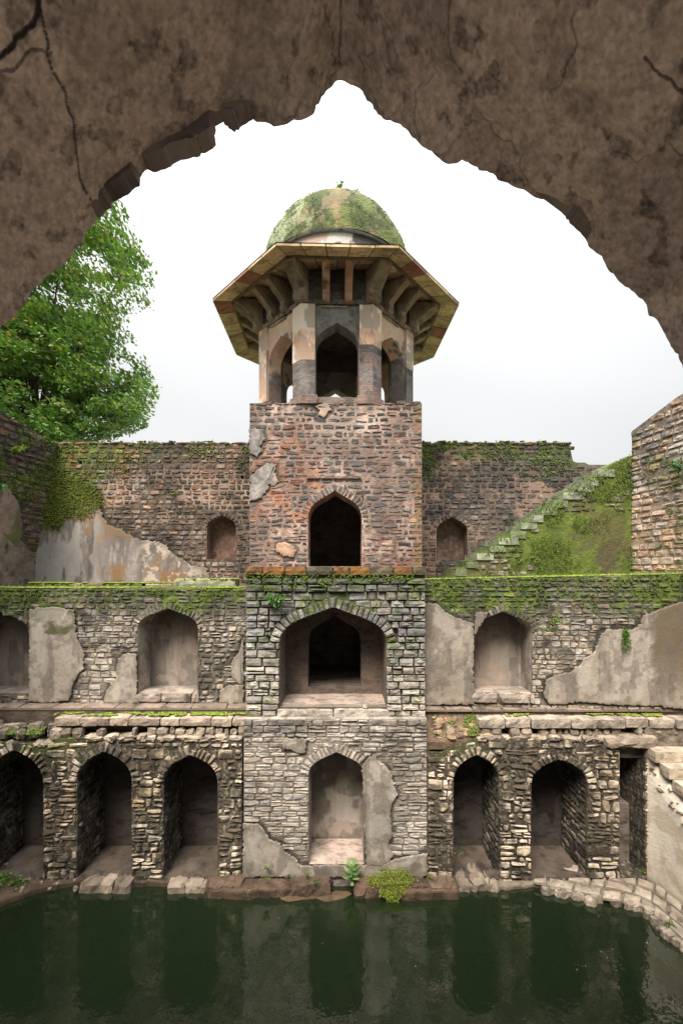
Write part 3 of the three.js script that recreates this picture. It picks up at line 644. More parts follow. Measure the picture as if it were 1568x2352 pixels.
const right1 = arcade('rubble arcade with two round arched bays and a lintelled doorway beside the plastered stair wall', 981, 1500, [
  [1041, 1146, 2019, 1795, 1734, { k: 0.4, ring: 0.27, vous: 0.115, irr: 0.5, vj: 0.07, miss: 0.15, gx: 0.35, gy: 2.0, rx: 0.6, ry: 0.25 }], [1220, 1347, 2019, 1800, 1744, { k: 0.4, ring: 0.27, vous: 0.115, irr: 0.5, vj: 0.07, miss: 0.15, gx: 0.7, gy: 1.7, rx: 0.35, ry: 0.8 }], [1422, 1480, 2015, 1721, 1721, { rect: true, gx: 0.5, gy: 0.4, rx: 0.2, ry: 0.4 }]], 1, 131,
  (u) => { const d = CX + u * F / AZ; return Y(1690, AZ) - 0.42 * sm(1100, 1010, d) * (0.6 + 0.4 * nz(u * 2.5, 4)) - 0.05 * nz(u * 3, 2); });

// ---- middle tier walls
const midC = { h: [0.1, 0.18], w: [0.13, 0.36], gap: 0.013, jit: 0.014, proud: 0.018, rough: 0.015, bev: 0.016, round: 0.15, split: 0.08, slope: 0.03 };
function tierColour(side) {
  return (dx, dy, k, u, v) => {
    const n = nz(u * 0.9, v * 0.9, 2), e = nz(u * 3, v * 3, 1), green = sm(1440, 1352, dy + 70 * (nz(u * 1.2, v * 1.2) - 0.5));
    const damp = side < 0 ? sm(430, 500, dx) * sm(1420, 1480, dy) : 0;
    if (k === 2) {
      let c = rockTone(u, v, [0.27, 0.24, 0.2], [0.4, 0.355, 0.3], 0.7);
      c = mix(c, rockTone(u, v, [0.34, 0.31, 0.27], [0.46, 0.42, 0.36]), 0.5 * sm(0.45, 0.6, n));
      const st = nz(u * 2.4, v * 0.35, 1);
      c = mix(c, [0.17, 0.15, 0.125], 0.55 * sm(0.52, 0.66, st) * (side > 0 ? 1 : 0.7));
      if (side > 0) { c = mix(c, [0.115, 0.085, 0.045], 0.85 * sm(1488, 1512, dx + 30 * (n - 0.5)) * sm(1660, 1480, dy)); c = mix(c, [0.16, 0.115, 0.06], 0.75 * sm(0.5, 0.62, nz(u * 1.2, v * 1.1, 1)) * sm(1330, 1400, dx) * sm(1600, 1450, dy)); c = mix(c, [0.2, 0.16, 0.11], 0.5 * sm(1110, 1000, dx) * sm(0.35, 0.6, e)); }
      c = mix(c, [0.4, 0.34, 0.28], 0.5 * sm(1560, 1610, dy));
      if (side < 0 && dx < 200) c = mix(c, [0.075, 0.095, 0.025], sm(0, 1, clamp((1440 - dy + 70 * (nz(u * 2.5, v * 2.5, 1) - 0.5)) / 14)));
      c = mix(c, [0.14, 0.122, 0.1], 0.55 * sm(0.54, 0.68, nz(u * 4.2, v * 1.1, 2))); c = mix(c, [0.52, 0.48, 0.42], 0.45 * sm(0.54, 0.68, nz(u * 1.5 + 9, v * 1.2, 0))); c = mix(c, [0.12, 0.105, 0.09], 0.45 * sm(0.6, 0.72, nz(u * 7, v * 7, 1)));
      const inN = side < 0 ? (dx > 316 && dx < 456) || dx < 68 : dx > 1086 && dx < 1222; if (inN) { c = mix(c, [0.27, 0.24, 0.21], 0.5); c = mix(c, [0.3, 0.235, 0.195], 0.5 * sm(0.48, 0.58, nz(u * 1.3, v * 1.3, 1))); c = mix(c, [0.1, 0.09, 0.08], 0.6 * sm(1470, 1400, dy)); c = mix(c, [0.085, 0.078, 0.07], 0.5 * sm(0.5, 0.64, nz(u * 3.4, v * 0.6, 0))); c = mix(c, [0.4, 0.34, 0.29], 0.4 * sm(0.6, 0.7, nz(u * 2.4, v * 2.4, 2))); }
      return c;
    }
    if (k === 1) return mix(rockTone(u, v, [0.07, 0.062, 0.05], [0.22, 0.195, 0.16]), mossTone(u, v), 0.9 * clamp(green * 1.1 + 0.2 * sm(0.55, 0.65, e)));
    let c = rockTone(u, v, [0.25, 0.23, 0.2], [0.46, 0.42, 0.365]);
    c = mix(c, [0.105, 0.1, 0.096], 0.85 * sm(1440, 1375, dy + 40 * (n - 0.5)));
    c = mix(c, [0.19, 0.125, 0.09], 0.5 * sm(0.55, 0.65, nz(u * 2.6, v * 4, 0)) * sm(1420, 1380, dy));
    c = mix(c, [0.05, 0.044, 0.036], 0.8 * sm(0.55, 0.68, nz(u * 1.7, v * 1.7, 2) + 0.12 * damp));
    if (side > 0) c = mix(c, [0.42, 0.34, 0.25], 0.35 * sm(1430, 1560, dy));
    c = mix(c, mossTone(u, v), 0.9 * sm(0.5, 0.62, green * 0.44 + 0.85 * (e - 0.42)));
    return c;
  };
}
function tierWall(label, f, B, O, plasters, side, seed, top) {
  const t = thing('tier_wall', label, 'wall', [f.ox + f.U[0] * (B.u0 + B.u1) / 2, B.v0, f.oz]);
  const S = wall({ f, B, depth: 0.7, seed, openings: O, plasterJambs: true, c: midC, plasters, tone: [0.68, 1.2], tints: [[1, 1, 1], [1.03, 0.97, 0.9], [0.94, 0.97, 1.02]], colour: tierColour(side), top, coat: 0.024,
    style: (u, v) => { const d = fromWall(f, u, v); return d[1] < 1400 ? { round: 0.4, gap: 0.028, proud: 0.024 } : side < 0 && d[0] > 455 && d[1] > 1440 ? { gap: 0.032, round: 0.45, proud: 0.032 } : null; } }, t);
  return { t, S, f, B };
}
const fT2L = frame(0, -10.8), BT2L = { u0: X(-110, 10.8), u1: TX0 + 0.02, v0: E - 3.5, v1: Y(1352, 10.8) };
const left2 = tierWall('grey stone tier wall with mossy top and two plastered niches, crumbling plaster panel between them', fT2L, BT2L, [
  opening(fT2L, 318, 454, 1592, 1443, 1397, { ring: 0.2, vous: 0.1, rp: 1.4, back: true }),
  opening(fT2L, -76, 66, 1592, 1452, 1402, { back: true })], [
  P(zB, 192, 215, 260, 205, 340, 200, 470, 218, 484, 318, 482, 360, 500, 420, 535, 480, 530, 590, 500, 620, 470, 680, 440, 785, 300, 800, 190, 790),
  P(zB, 745, 520, 800, 490, 862, 500, 866, 770, 880, 802, 655, 802, 665, 750, 700, 680, 735, 640),
  P(zB, 1455, 550, 1500, 480, 1528, 400, 1530, 690, 1500, 680, 1455, 640),
  P(zB, 1385, 720, 1440, 690, 1530, 690, 1530, 802, 1380, 802),
], -1, 211);
left2.S; 
const fT2R = frame(2.0, -10.555, -2.86), BT2R = { u0: 0.04, u1: 7.2, v0: E - 3.5, v1: E - 0.06 };
const rightTop = (u) => E - 0.235 + 0.03 * u * 0.75;
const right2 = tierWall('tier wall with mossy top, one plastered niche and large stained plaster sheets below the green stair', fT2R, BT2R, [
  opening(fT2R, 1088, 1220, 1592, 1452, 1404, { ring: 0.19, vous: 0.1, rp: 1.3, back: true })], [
  P(zR2, 66, 240, 140, 240, 185, 285, 260, 325, 352, 355, 352, 700, 356, 822, 66, 822),
  P(zR2, 360, 285, 440, 290, 430, 310, 375, 390, 360, 420),
  P(zR2, 770, 680, 850, 645, 915, 635, 960, 600, 985, 560, 1040, 530, 1075, 460, 1085, 410, 1130, 385, 1250, 390, 1300, 375, 1330, 310, 1455, 262, 1530, 232, 1590, 230, 1590, 850, 1400, 832, 1200, 826, 960, 806, 850, 822, 790, 820, 755, 770),
], 1, 241, rightTop);
for (const [w, pts, R] of [[left2, [316, 456], rng(5)], [right2, [1086, 1222], rng(6)]]) {      // niche sill stones
  const a = onWall(w.f, pts[0], 1592), b = onWall(w.f, pts[1], 1592); let x = a[0] - 0.06; const y = a[1], e = b[0] + 0.05;
  while (x < e - 0.1) { const wd = Math.min(rr(R, 0.5, 0.8), e - x); const g = block(x + 0.005, x + wd - 0.005, y - 0.22, y + 0.02, -0.5, 0.08, R, { r: 0.03, rough: 0.014, seg: [5, 2, 2] }).applyMatrix4(w.f.m); put('sill_stone', tint(stoneUV(g), tone(R, 0.9, 1.1, [0.46, 0.4, 0.35])), mRock, w.t); x += wd; }
  const R2 = rng(77);
  mossWall(w.S, w.t, 3600, R2, (dx, dy, u, v) => sm(1402, 1345, dy + 34 * (nz(u * 1.5, v * 1.5, 2) - 0.5)) * sm(0.52, 0.66, nz(u * 3.6, v * 7, 1) + 0.15 * sm(1366, 1340, dy)), { box: [w.B.u0, w.B.u1, Y(1420, 10.6), w.B.v1], size: [0.009, 0.022], lift: 0.045, leaf: 0.1 });
}

// ---- walls of the top tier
const topC = { h: [0.14, 0.2], w: [0.17, 0.36], gap: 0.022, jit: 0.014, proud: 0.022, rough: 0.014, bev: 0.025, round: 0.25, split: 0.05, drop: 0.04, slope: 0.03 };
const BZ = 13.2;
const fTop = frame(0, -BZ), TopV = Y(1019, BZ);
const BT3L = { u0: X(48, BZ), u1: TX0 + 0.1, v0: E - 0.6, v1: TopV };
const upL = thing('parapet_wall', 'brown stone wall with a pointed niche and a large peeling plaster area, under the tree', 'wall', [(BT3L.u0 + BT3L.u1) / 2, BT3L.v0, -BZ]);
const S3L = wall({
  f: fTop, B: BT3L, depth: 0.45, seed: 311, c: topC, coat: 0.035, rag: 0.045, plasterJambs: true,
  openings: [opening(fTop, 476, 542, 1284, 1212, 1183, { ring: 0.16, vous: 0.12, back: true }), opening(fTop, 181, 189, 1066, 1058, 1058, { rect: true, back: true }), opening(fTop, 553, 560, 1100, 1092, 1092, { rect: true, back: true })],
  plasters: [P(zC, 100, 895, 250, 910, 350, 975, 380, 980, 400, 920, 470, 890, 490, 800, 530, 785, 620, 790, 655, 900, 690, 945, 760, 970, 810, 1000, 870, 1030, 930, 1040, 1010, 1055, 1060, 1085, 1090, 1130, 1150, 1160, 1200, 1200, 1290, 1205, 1320, 1245, 1310, 1290, 1200, 1340, 100, 1340)],
  tone: [0.55, 1.32], tints: [[1, 1, 1], [1.1, 0.92, 0.78], [0.85, 0.9, 0.95], [1.15, 0.98, 0.88], [0.7, 0.72, 0.75]],
  colour: (dx, dy, k, u, v) => {
    const n = nz(u * 0.7, v * 0.7, 2), e = nz(u * 3, v * 3, 1), lich = sm(420, 160, dx + 160 * (n - 0.5)) * sm(1250, 1130, dy);
    if (k === 2) {
      if (dx > 470 && dx < 546 && dy < 1290) return rockTone(u, v, [0.1, 0.065, 0.05], [0.27, 0.165, 0.12], 1.5);
      let c = rockTone(u, v, [0.22, 0.2, 0.19], [0.37, 0.335, 0.31], 0.8);
      c = mix(c, [0.15, 0.125, 0.11], 0.6 * sm(0.52, 0.64, nz(u * 1.8, v * 0.4, 1)));
      const fz = 0.5 * (nz(u * 6, v * 6, 2) - 0.5) + 0.3 * (nz(u * 15, v * 15, 1) - 0.5);
      c = mix(c, [0.09, 0.085, 0.082], 0.55 * sm(0.5, 0.66, nz(u * 5, v * 1.2, 2)));
      c = mix(c, [0.25, 0.14, 0.055], 0.75 * sm(0.5, 0.68, nz(u * 1.1, v * 1.1, 0) + fz + 0.16 * sm(1230, 1300, dy) * sm(180, 300, dx) - 0.1));
      c = mix(c, [0.56, 0.49, 0.42], 0.8 * sm(0.5, 0.66, nz(u * 1.5 + 2, v * 0.9, 2) + fz * 0.8 + 0.1) * sm(315, 345, dx) * sm(480, 400, dx - 0.4 * (dy - 1250)));
      c = mix(c, [0.5, 0.49, 0.47], 0.5 * sm(0.52, 0.6, nz(u * 2.2, v * 0.5, 0)) * sm(260, 200, dx));
      c = mix(c, [0.12, 0.135, 0.03], 0.9 * sm(1200, 1165, dy + 60 * (e - 0.5)) * sm(240, 200, dx));
      return c;
    }
    const moss = sm(1200, 1120, dy + 60 * (e - 0.5)) * sm(300, 180, dx + 80 * (n - 0.5)) + 0.6 * sm(1068, 1020, dy + 40 * (e - 0.5)) * sm(0.45, 0.6, nz(u * 1.3, v * 2, 0));
    if (k === 1) { let c = mix(rockTone(u, v, [0.055, 0.042, 0.032], [0.16, 0.12, 0.09]), rockTone(u, v, [0.24, 0.175, 0.135], [0.42, 0.31, 0.245]), sm(0.42, 0.62, n + 0.14 * sm(300, 420, dx) - 0.06) * sm(1060, 1120, dy)); c = mix(c, [0.07, 0.055, 0.045], sm(1210, 1250, dy) * sm(470, 300, dx)); return mix(c, mossTone(u, v), clamp(moss * 0.8)); }
    let c = mix(rockTone(u, v, [0.13, 0.112, 0.098], [0.37, 0.31, 0.265], 1.1), [0.055, 0.052, 0.05], 0.75 * sm(0.52, 0.66, nz(u * 1.6, v * 0.35, 2)));
    c = mix(c, [0.27, 0.14, 0.045], 0.75 * lich * sm(0.4, 0.6, nz(u * 2, v * 3, 0)));
    c = mix(c, [0.07, 0.065, 0.06], 0.85 * sm(0.44, 0.6, nz(u * 0.9 + 4, v * 0.5, 1) + 0.12 * sm(440, 510, dx) * sm(1060, 1120, dy)));
    c = mix(c, [0.4, 0.26, 0.19], 0.4 * sm(0.55, 0.68, n) * sm(360, 460, dx));
    return mix(c, mossTone(u, v), 0.85 * clamp(moss) * sm(0.35, 0.5, e));
  },
}, upL);
const BT3R = { u0: TX1 - 0.1, u1: X(1470, BZ), v0: E - 0.6, v1: TopV };
const upR = thing('parapet_wall', 'dark weathered stone wall with a pointed niche and a stepped top, behind the mossy stair', 'wall', [(BT3R.u0 + BT3R.u1) / 2, BT3R.v0, -BZ]);
const topR = (u) => { const d = CX + u * F / BZ; return d < 1311 ? TopV - 0.03 * sm(1280, 1311, d) : d < 1322 ? Y(1058, BZ) : d < 1345 ? Y(1061, BZ) : Y(1066, BZ); };
const S3R = wall({
  f: fTop, B: BT3R, depth: 0.45, seed: 331, c: topC, top: topR, plasterJambs: true,
  openings: [opening(fTop, 1002, 1073, 1287, 1222, 1187, { ring: 0.16, vous: 0.12, back: true })],
  tone: [0.55, 1.32], tints: [[1, 1, 1], [1.15, 0.95, 0.85], [0.85, 0.9, 0.98], [1.1, 1, 0.92], [0.75, 0.76, 0.8]],
  colour: (dx, dy, k, u, v) => {
    const n = nz(u * 0.7, v * 0.7, 2), e = nz(u * 3, v * 3, 1);
    if (k === 2) return rockTone(u, v, [0.07, 0.05, 0.04], [0.2, 0.13, 0.1], 1.5);
    const moss = 0.8 * sm(1085, 1030, dy + 50 * (e - 0.5)) * sm(0.42, 0.58, nz(u * 1.2, v * 2, 0)) + 0.8 * sm(1000, 985, dx) * sm(1120, 1080, dy);
    const pink = sm(0.5, 0.62, nz(u * 0.8 + 3, v * 0.8, 1) + 0.15 * sm(1150, 1230, dy) - 0.06);
    const black = sm(1060, 1000, dx + 40 * (n - 0.5)) * sm(1250, 1180, dy) + sm(0.5, 0.62, nz(u * 0.7, v * 0.4, 0)) * 0.6;
    if (k === 1) return mix(mix(rockTone(u, v, [0.05, 0.043, 0.038], [0.15, 0.12, 0.1]), [0.34, 0.24, 0.195], pink * 0.6), mossTone(u, v), clamp(moss * 0.8));
    let c = mix(rockTone(u, v, [0.085, 0.079, 0.074], [0.21, 0.19, 0.175], 1.1), [0.04, 0.039, 0.038], 0.75 * sm(0.5, 0.64, nz(u * 1.6, v * 0.35, 2)));
    c = mix(c, [0.38, 0.26, 0.2], 0.6 * pink);
    c = mix(c, [0.05, 0.048, 0.047], 0.85 * clamp(black));
    c = mix(c, [0.25, 0.13, 0.05], 0.5 * sm(0.58, 0.66, nz(u * 2.2, v * 3, 1)) * sm(1080, 1020, dy));
    return mix(c, mossTone(u, v), 0.85 * clamp(moss) * sm(0.35, 0.5, e));
  },
}, upR);
{ // copings, moss and ferns on both walls
  const R = rng(351);
  for (const [t, S, B] of [[upL, S3L, BT3L], [upR, S3R, { ...BT3R, u1: X(1311, BZ) }]]) {
    let x = B.u0; while (x < B.u1 - 0.05) { const w = Math.min(rr(R, 0.3, 0.55), B.u1 - x); put('coping_stone', tint(stoneUV(block(x + 0.005, x + w - 0.005, TopV - 0.05, TopV + 0.06 + 0.02 * R(), -BZ - 0.46, -BZ + 0.05, R, { r: 0.05, rough: 0.014, seg: [3, 2, 3] })), pick(R, [[0.2, 0.15, 0.11], [0.15, 0.13, 0.1], [0.26, 0.15, 0.06], [0.17, 0.16, 0.08]])), mRock, t); x += w; }
    mossBed(t, B.u0, B.u1, -BZ - 0.3, -BZ + 0.06, TopV + 0.07, 900, R, [...MOSS, ...BRIGHT], [0.02, 0.045]);
    mossWall(S, t, 5200, R, (dx, dy, u, v) => sm(1130, 1040, dy + 60 * (nz(u, v, 2) - 0.5)) * sm(0.5, 0.64, nz(u * 1.7, v * 3, 1)), { box: [B.u0, B.u1, Y(1140, BZ), TopV], size: [0.015, 0.035], leaf: 0.5, lp: [...FRESH, [0.3, 0.36, 0.05]] });
  }
  mossWall(S3L, upL, 16000, R, (dx, dy, u, v) => sm(1.15, 0.75, Math.hypot((dx - 148) / 95, (dy - 1145) / (dx < 150 ? 75 : 50)) + 0.5 * (nz(u * 1.6, v * 1.6, 1) - 0.5)), { box: [X(48, BZ), X(290, BZ), Y(1230, BZ), Y(1060, BZ)], pal: [[0.13, 0.17, 0.025], [0.16, 0.185, 0.025], [0.1, 0.15, 0.025], [0.19, 0.2, 0.03]], size: [0.012, 0.03], leaf: 0.08, lift: 0.08 });
}

// ---- side walls of the well
const deg = Math.atan(0.14) * 180 / Math.PI;
function sideWall(label, f, B, colour, seed, top, extra) {
  const t = thing('side_wall', label, 'wall', [f.ox + f.U[0] * (B.u0 + B.u1) / 2, B.v0, f.oz + f.U[1] * (B.u0 + B.u1) / 2]);
  const S = wall({ f, B, depth: 0.5, seed, c: { ...topC, h: [0.15, 0.22], w: [0.2, 0.45], proud: 0.032 }, tone: [0.68, 1.22], tints: [[1, 1, 1], [1.1, 0.96, 0.86], [0.9, 0.93, 0.97]], colour, top, ...extra }, t);
  return { t, S, f, B };
}
const fSL = frame(X(125, BZ), -BZ, 90 - deg); fSL.m.multiply(new THREE.Matrix4().set(1, 0, 0, 0, 0, 1, 0, 0, 0, 0.19, 1, -0.19 * (TopV - 0.8), 0, 0, 0, 1));   // leans out over the corner
// u runs away from the viewer on this wall, so it starts at a negative value
const BSL = { u0: -4.4, u1: 0.0, v0: E - 0.5, v1: TopV + 0.66 };
const sideL = sideWall('dark mossy side wall with pinkish plaster at its foot, sloping down to the tree corner', fSL, BSL, (dx, dy, k, u, v) => {
  const n = nz(u * 0.8, v * 0.8, 2), e = nz(u * 3, v * 3, 1), moss = sm(0.5, 0.6, nz(u * 0.9 + 2, v * 1.3, 0) + 0.12 * sm(-1.2, -2.2, u));
  if (k === 2) { let c = rockTone(u, v, [0.2, 0.15, 0.125], [0.34, 0.26, 0.22]); c = mix(c, [0.11, 0.105, 0.105], 0.8 * sm(0.5, 0.6, n)); return mix(c, [0.11, 0.13, 0.03], 0.8 * sm(0.52, 0.6, nz(u * 1.2, v, 0))); }
  if (k === 1) return mix(rockTone(u, v, [0.045, 0.038, 0.03], [0.13, 0.1, 0.08]), mossTone(u, v), moss * 0.8);
  let c = rockTone(u, v, [0.085, 0.072, 0.06], [0.2, 0.165, 0.135]);
  c = mix(c, [0.2, 0.12, 0.06], 0.5 * sm(0.55, 0.65, nz(u * 2, v * 2, 1)));
  return mix(c, mossTone(u, v), 0.8 * moss * sm(0.35, 0.5, e));
}, 411, (u) => TopV - u * 0.14, { plasters: [P(zC, -60, 640, 60, 690, 150, 790, 190, 900, 205, 1000, 205, 1345, -60, 1345)] });
{ const R = rng(417); mossWall(sideL.S, sideL.t, 2600, R, (dx, dy, u, v) => sm(0.5, 0.62, nz(u * 0.9 + 2, v * 1.3, 0)), { leaf: 0.35, lp: [...FRESH, [0.35, 0.42, 0.05]], lift: 0.05 }); }
const ZC = 12.0, fSR = frame(X(1450, ZC), -ZC, -(90 - deg));
const BSR = { u0: 0, u1: 5.2, v0: E - 3.5, v1: Y(989, ZC) + 0.72 };
const sideR = sideWall('pale brown stone side wall rising high beside the mossy stair', fSR, BSR, (dx, dy, k, u, v) => {
  const n = nz(u * 0.8, v * 0.8, 2), e = nz(u * 3, v * 3, 1), low = sm(1090, 1200, dy + 60 * (n - 0.5));
  if (k === 1) return mix(rockTone(u, v, [0.13, 0.11, 0.09], [0.26, 0.21, 0.17]), [0.46, 0.34, 0.26], low * 0.7);
  let c = rockTone(u, v, [0.2, 0.185, 0.165], [0.46, 0.42, 0.37]);
  c = mix(c, rockTone(u, v, [0.4, 0.33, 0.275], [0.7, 0.59, 0.5]), low * 0.85);
  c = mix(c, [0.46, 0.3, 0.2], 0.35 * sm(0.57, 0.68, nz(u * 1.2, v * 1.2, 1)));
  c = mix(c, [0.15, 0.16, 0.05], 0.6 * sm(0.6, 0.68, nz(u * 1.1, v * 1.8, 0)));
  c = mix(c, [0.11, 0.085, 0.05], 0.6 * sm(1330, 1420, dy));
  return c;
}, 431, (u) => Y(989, ZC) + Math.min(0.25 + u * 0.12, u * 0.3) , {});
{
  const R = rng(437), hole = at3(fSR, 1.75, Y(1070, ZC) + 0.75, 0.03);
  const g = new THREE.BoxGeometry(0.14, 0.14, 0.06).applyMatrix4(new THREE.Matrix4().extractRotation(fSR.m)); g.translate(hole.x, hole.y, hole.z);
  mossWall(sideR.S, sideR.t, 1800, R, (dx, dy, u, v) => sm(0.56, 0.66, nz(u * 1.1, v * 1.8, 0)), { leaf: 0.4, lift: 0.05, below: 0.2 });
}
// enclosing walls outside the frame, so that the well is shaded as it is
{
  const t = structureGroup('wall', 'plain rubble wall closing the well beside the terraces', [0, 0, 0]);
  put('masonry', mergeGeometries([box(-10.2, -9.75, -0.4, E + 4.3, -13.6, -1.5, [0.26, 0.22, 0.18]), box(9.0, 9.4, -0.4, E + 4.4, -7.2, -1.5, [0.36, 0.3, 0.24])]), mRock, t);
}

// ---------------------------------------------------------------- terraces, kerbs, shore
const flat = (y) => ({ m: new THREE.Matrix4().makeRotationX(-Math.PI / 2).setPosition(0, y, 0) });     // local (u, v, n) -> (u, y + n, -v)
function paver(q, y, R, parent, colour, o = {}) {
  const g = stone(q, 0.0, { rough: 0.006, bev: 0.02, sink: 0.05, flat: false, ...o }, R).applyMatrix4(flat(y).m);
  return put(o.name ?? 'paving_stone', tint(stoneUV(g, 4, false), colour), mRock, parent);
}
const T2Y = E - 3.47, T3Y = E - 0.46;
const structure = structureGroup;
const terr2L = structure('terrace', 'paved ledge above the three bayed arcade', [-5.8, T2Y, -10.4]);
const terr2R = structure('terrace', 'paved ledge above the arcade with the lintelled doorway', [5.2, T2Y, -10.3]);
const terr3L = structure('terrace', 'mossy top terrace under the plastered parapet wall', [-5.8, T3Y, -12]);
const terr3R = structure('terrace', 'mossy top terrace at the foot of the green stair', [5.2, T3Y, -12]);
{
  const R = rng(501), brown = [0.3, 0.24, 0.2];
  put('bedding', box(-9.75, TX0 + 0.01, E - 4.02, T2Y - 0.05, -10.86, -10.38, [0.16, 0.13, 0.1]), mRock, terr2L);
  put('bedding', box(TX1 - 0.01, 8.6, E - 4.02, T2Y - 0.05, -10.8, -10.3, [0.2, 0.16, 0.12]), mRock, terr2R);
  for (const [t, xa, xb, za, zb] of [[terr2L, -9.7, TX0, 10.36, 10.84], [terr2R, TX1, 8.4, 10.24, 10.6]]) {
    let x = xa; while (x < xb - 0.1) { const w = Math.min(rr(R, 0.45, 0.95), xb - x), k = (R() - 0.5) * 0.12; paver([[x + 0.006, za], [x + w - 0.006, za], [x + w - 0.006 + k, zb], [x + 0.006 + k, zb]], T2Y, R, t, tone(R, 0.85, 1.15, brown)); x += w; }
  }
  // kerb slabs above the arcades
  let x = X(128, 10.1); while (x < TX0 - 0.1) { const w = Math.min(rr(R, 0.35, 1.0), TX0 - x - 0.01); put('kerb_stone', tint(stoneUV(block(x + 0.006, x + w - 0.006, E - 3.8, E - 3.6 - 0.03 * R(), -10.4, -10.06 + 0.05 * R(), R, { r: 0.014, rough: 0.009, seg: [6, 2, 3] })), tone(R, 0.85, 1.15, [0.54, 0.45, 0.37])), mRock, terr2L); x += w; }
  x = X(1096, 10.05); while (x < 8.6) { const w = Math.min(rr(R, 0.5, 1.05), 8.7 - x); put('kerb_stone', tint(stoneUV(block(x + 0.006, x + w - 0.006, E - 3.83, E - 3.59 - 0.03 * R(), -10.35, -10.0 + 0.06 * R(), R, { r: 0.016, rough: 0.01, seg: [6, 2, 3] })), tone(R, 0.85, 1.15, [0.5, 0.44, 0.37])), mRock, terr2R); x += w; }
  // small stones between kerb and arcade top
  for (const [t, xa, xb] of [[terr2L, X(140, 10), TX0 - 0.05], [terr2R, X(1000, 10), 8.4]]) {
    x = xa; while (x < xb) { const w = rr(R, 0.12, 0.3), d = CX + x * F / 10; if (R() < 0.85) put('bedding_stone', tint(stoneUV(block(x, x + w - 0.02, E - 4.08, E - rr(R, 3.8, 3.88) - (t === terr2R ? 0.3 * sm(1090, 1010, d) * R() : 0), -10.2, -10.02 + 0.06 * R(), R, { r: 0.04, rough: 0.02, seg: [2, 2, 2] })), tone(R, 0.55, 1.1, WARM)), mRock, t); x += w; }
  }
  // coping stones on the arcade walls
  for (const [w, xa, xb] of [[left1, -150, 556], [right1, 1100, 1390]]) {
    x = X(xa, AZ); const e = X(xb, AZ); while (x < e - 0.08) { const wd = Math.min(rr(R, 0.2, 0.7), e - x), top = w.S.topAt(x + wd / 2); if (R() < 0.88) put('coping_stone', tint(stoneUV(block(x + 0.01, x + wd - 0.01, top - 0.11, top + 0.03, -AZ - 0.26, -AZ + 0.07 * R(), R, { r: 0.045, rough: 0.02, seg: [4, 2, 3] })), tone(R, 0.75, 1.15, [0.5, 0.43, 0.35])), mRock, w.t); x += wd; }
  }
  put('lintel_stone', tint(stoneUV(block(X(1390, 9.85), X(1513, 9.85), Y(1721, 9.85), Y(1694, 9.85), -10.4, -9.84, R, { r: 0.06, rough: 0.02, seg: [8, 2, 3] })), [0.4, 0.34, 0.28]), mRock, right1.t);
  // broken mossy edge at both inner/outer ends: loose stones
  for (let i = 0; i < 40; i++) { const s = rr(R, 0.06, 0.2), xx = X(rr(R, -60, 150), 10.1), z = -rr(R, 9.98, 10.3); put('loose_stone', tint(stoneUV(block(xx, xx + s * 1.5, E - 4.12, E - 4.0 + s * 0.6 + (-z - 9.95) * 0.45, z - s * 0.5, z + s * 0.5, R, { r: 0.04, rough: 0.02, seg: [2, 2, 2] })), tone(R, 0.5, 1.1, WARM)), mRock, terr2L); }
  for (let i = 0; i < 44; i++) { const s = rr(R, 0.06, 0.18), xx = X(rr(R, 985, 1110), 10.1), z = -rr(R, 9.96, 10.3), b = E - 4.05 + (-z - 9.96) * 1.1; put('loose_stone', tint(stoneUV(block(xx, xx + s * 1.5, b - 0.1, b + s * 0.35, z - s * 0.5, z + s * 0.5, R, { r: 0.04, rough: 0.02, seg: [2, 2, 2] })), tone(R, 0.6, 1.1, [0.45, 0.33, 0.22])), mRock, terr2R); }
  { const g = new THREE.ExtrudeGeometry(shapeOf([[9.97, E - 4.3], [10.45, E - 4.3], [10.45, E - 3.56], [10.32, E - 3.58], [10.12, E - 3.85], [9.97, E - 4.12]]), { depth: X(1112, 10.1) - TX1, bevelEnabled: false, steps: 8 }); const p = g.attributes.position; g.rotateY(Math.PI / 2); g.scale(1, 1, 1); g.translate(TX1, 0, 0); for (let i = 0; i < p.count; i++) p.setY(i, p.getY(i) + 0.1 * (nz(p.getX(i) * 2, p.getZ(i) * 2, 1) - 0.5)); put('earth_slope', tint(stoneUV(g), [0.2, 0.145, 0.095]), mRock, terr2R); }
  // moss along the ledges
  mossBed(terr2L, X(115, 10.3), TX0, -10.47, -10.16, E - 3.575, 6500, R, BRIGHT, [0.015, 0.035], (a, b) => nz(a * 1.2, b * 3, 1) + 0.9 * (-b - 10.28) > 0.46);
  mossBed(terr2L, -9.6, X(170, 10), -10.2, -9.98, (a, b) => E - 4.0 + (-b - 9.95) * 0.6, 1500, R, MOSS, [0.012, 0.03], (a, b) => nz(a * 2.5, b * 4, 2) > 0.53);
  mossBed(terr2R, X(1160, 10.2), 8.6, -10.42, -10.1, E - 3.575, 3600, R, [...BRIGHT, [0.3, 0.24, 0.06]], [0.015, 0.03], (a, b) => nz(a * 1.2, b * 3, 2) + 0.8 * (-b - 10.25) > 0.49);
  mossBed(terr2R, TX1, X(1120, 10), -10.35, -9.95, (a, b) => E - 4.0 + (-b - 9.95) * 1.15, 1600, R, [...MOSS, [0.16, 0.1, 0.05]], [0.012, 0.03], (a, b) => nz(a * 2.4, b * 3.5, 1) > 0.53);
  // top terraces
  put('terrace_floor', box(-10.2, TX0 + 0.01, T3Y - 0.6, T3Y - 0.015, -13.4, -11.45, [0.14, 0.13, 0.06]), mRock, terr3L);
  put('terrace_edge', box(-9.75, TX0 + 0.01, T3Y - 0.25, T3Y - 0.01, -11.5, -10.83, [0.16, 0.15, 0.06]), mRock, terr3L);
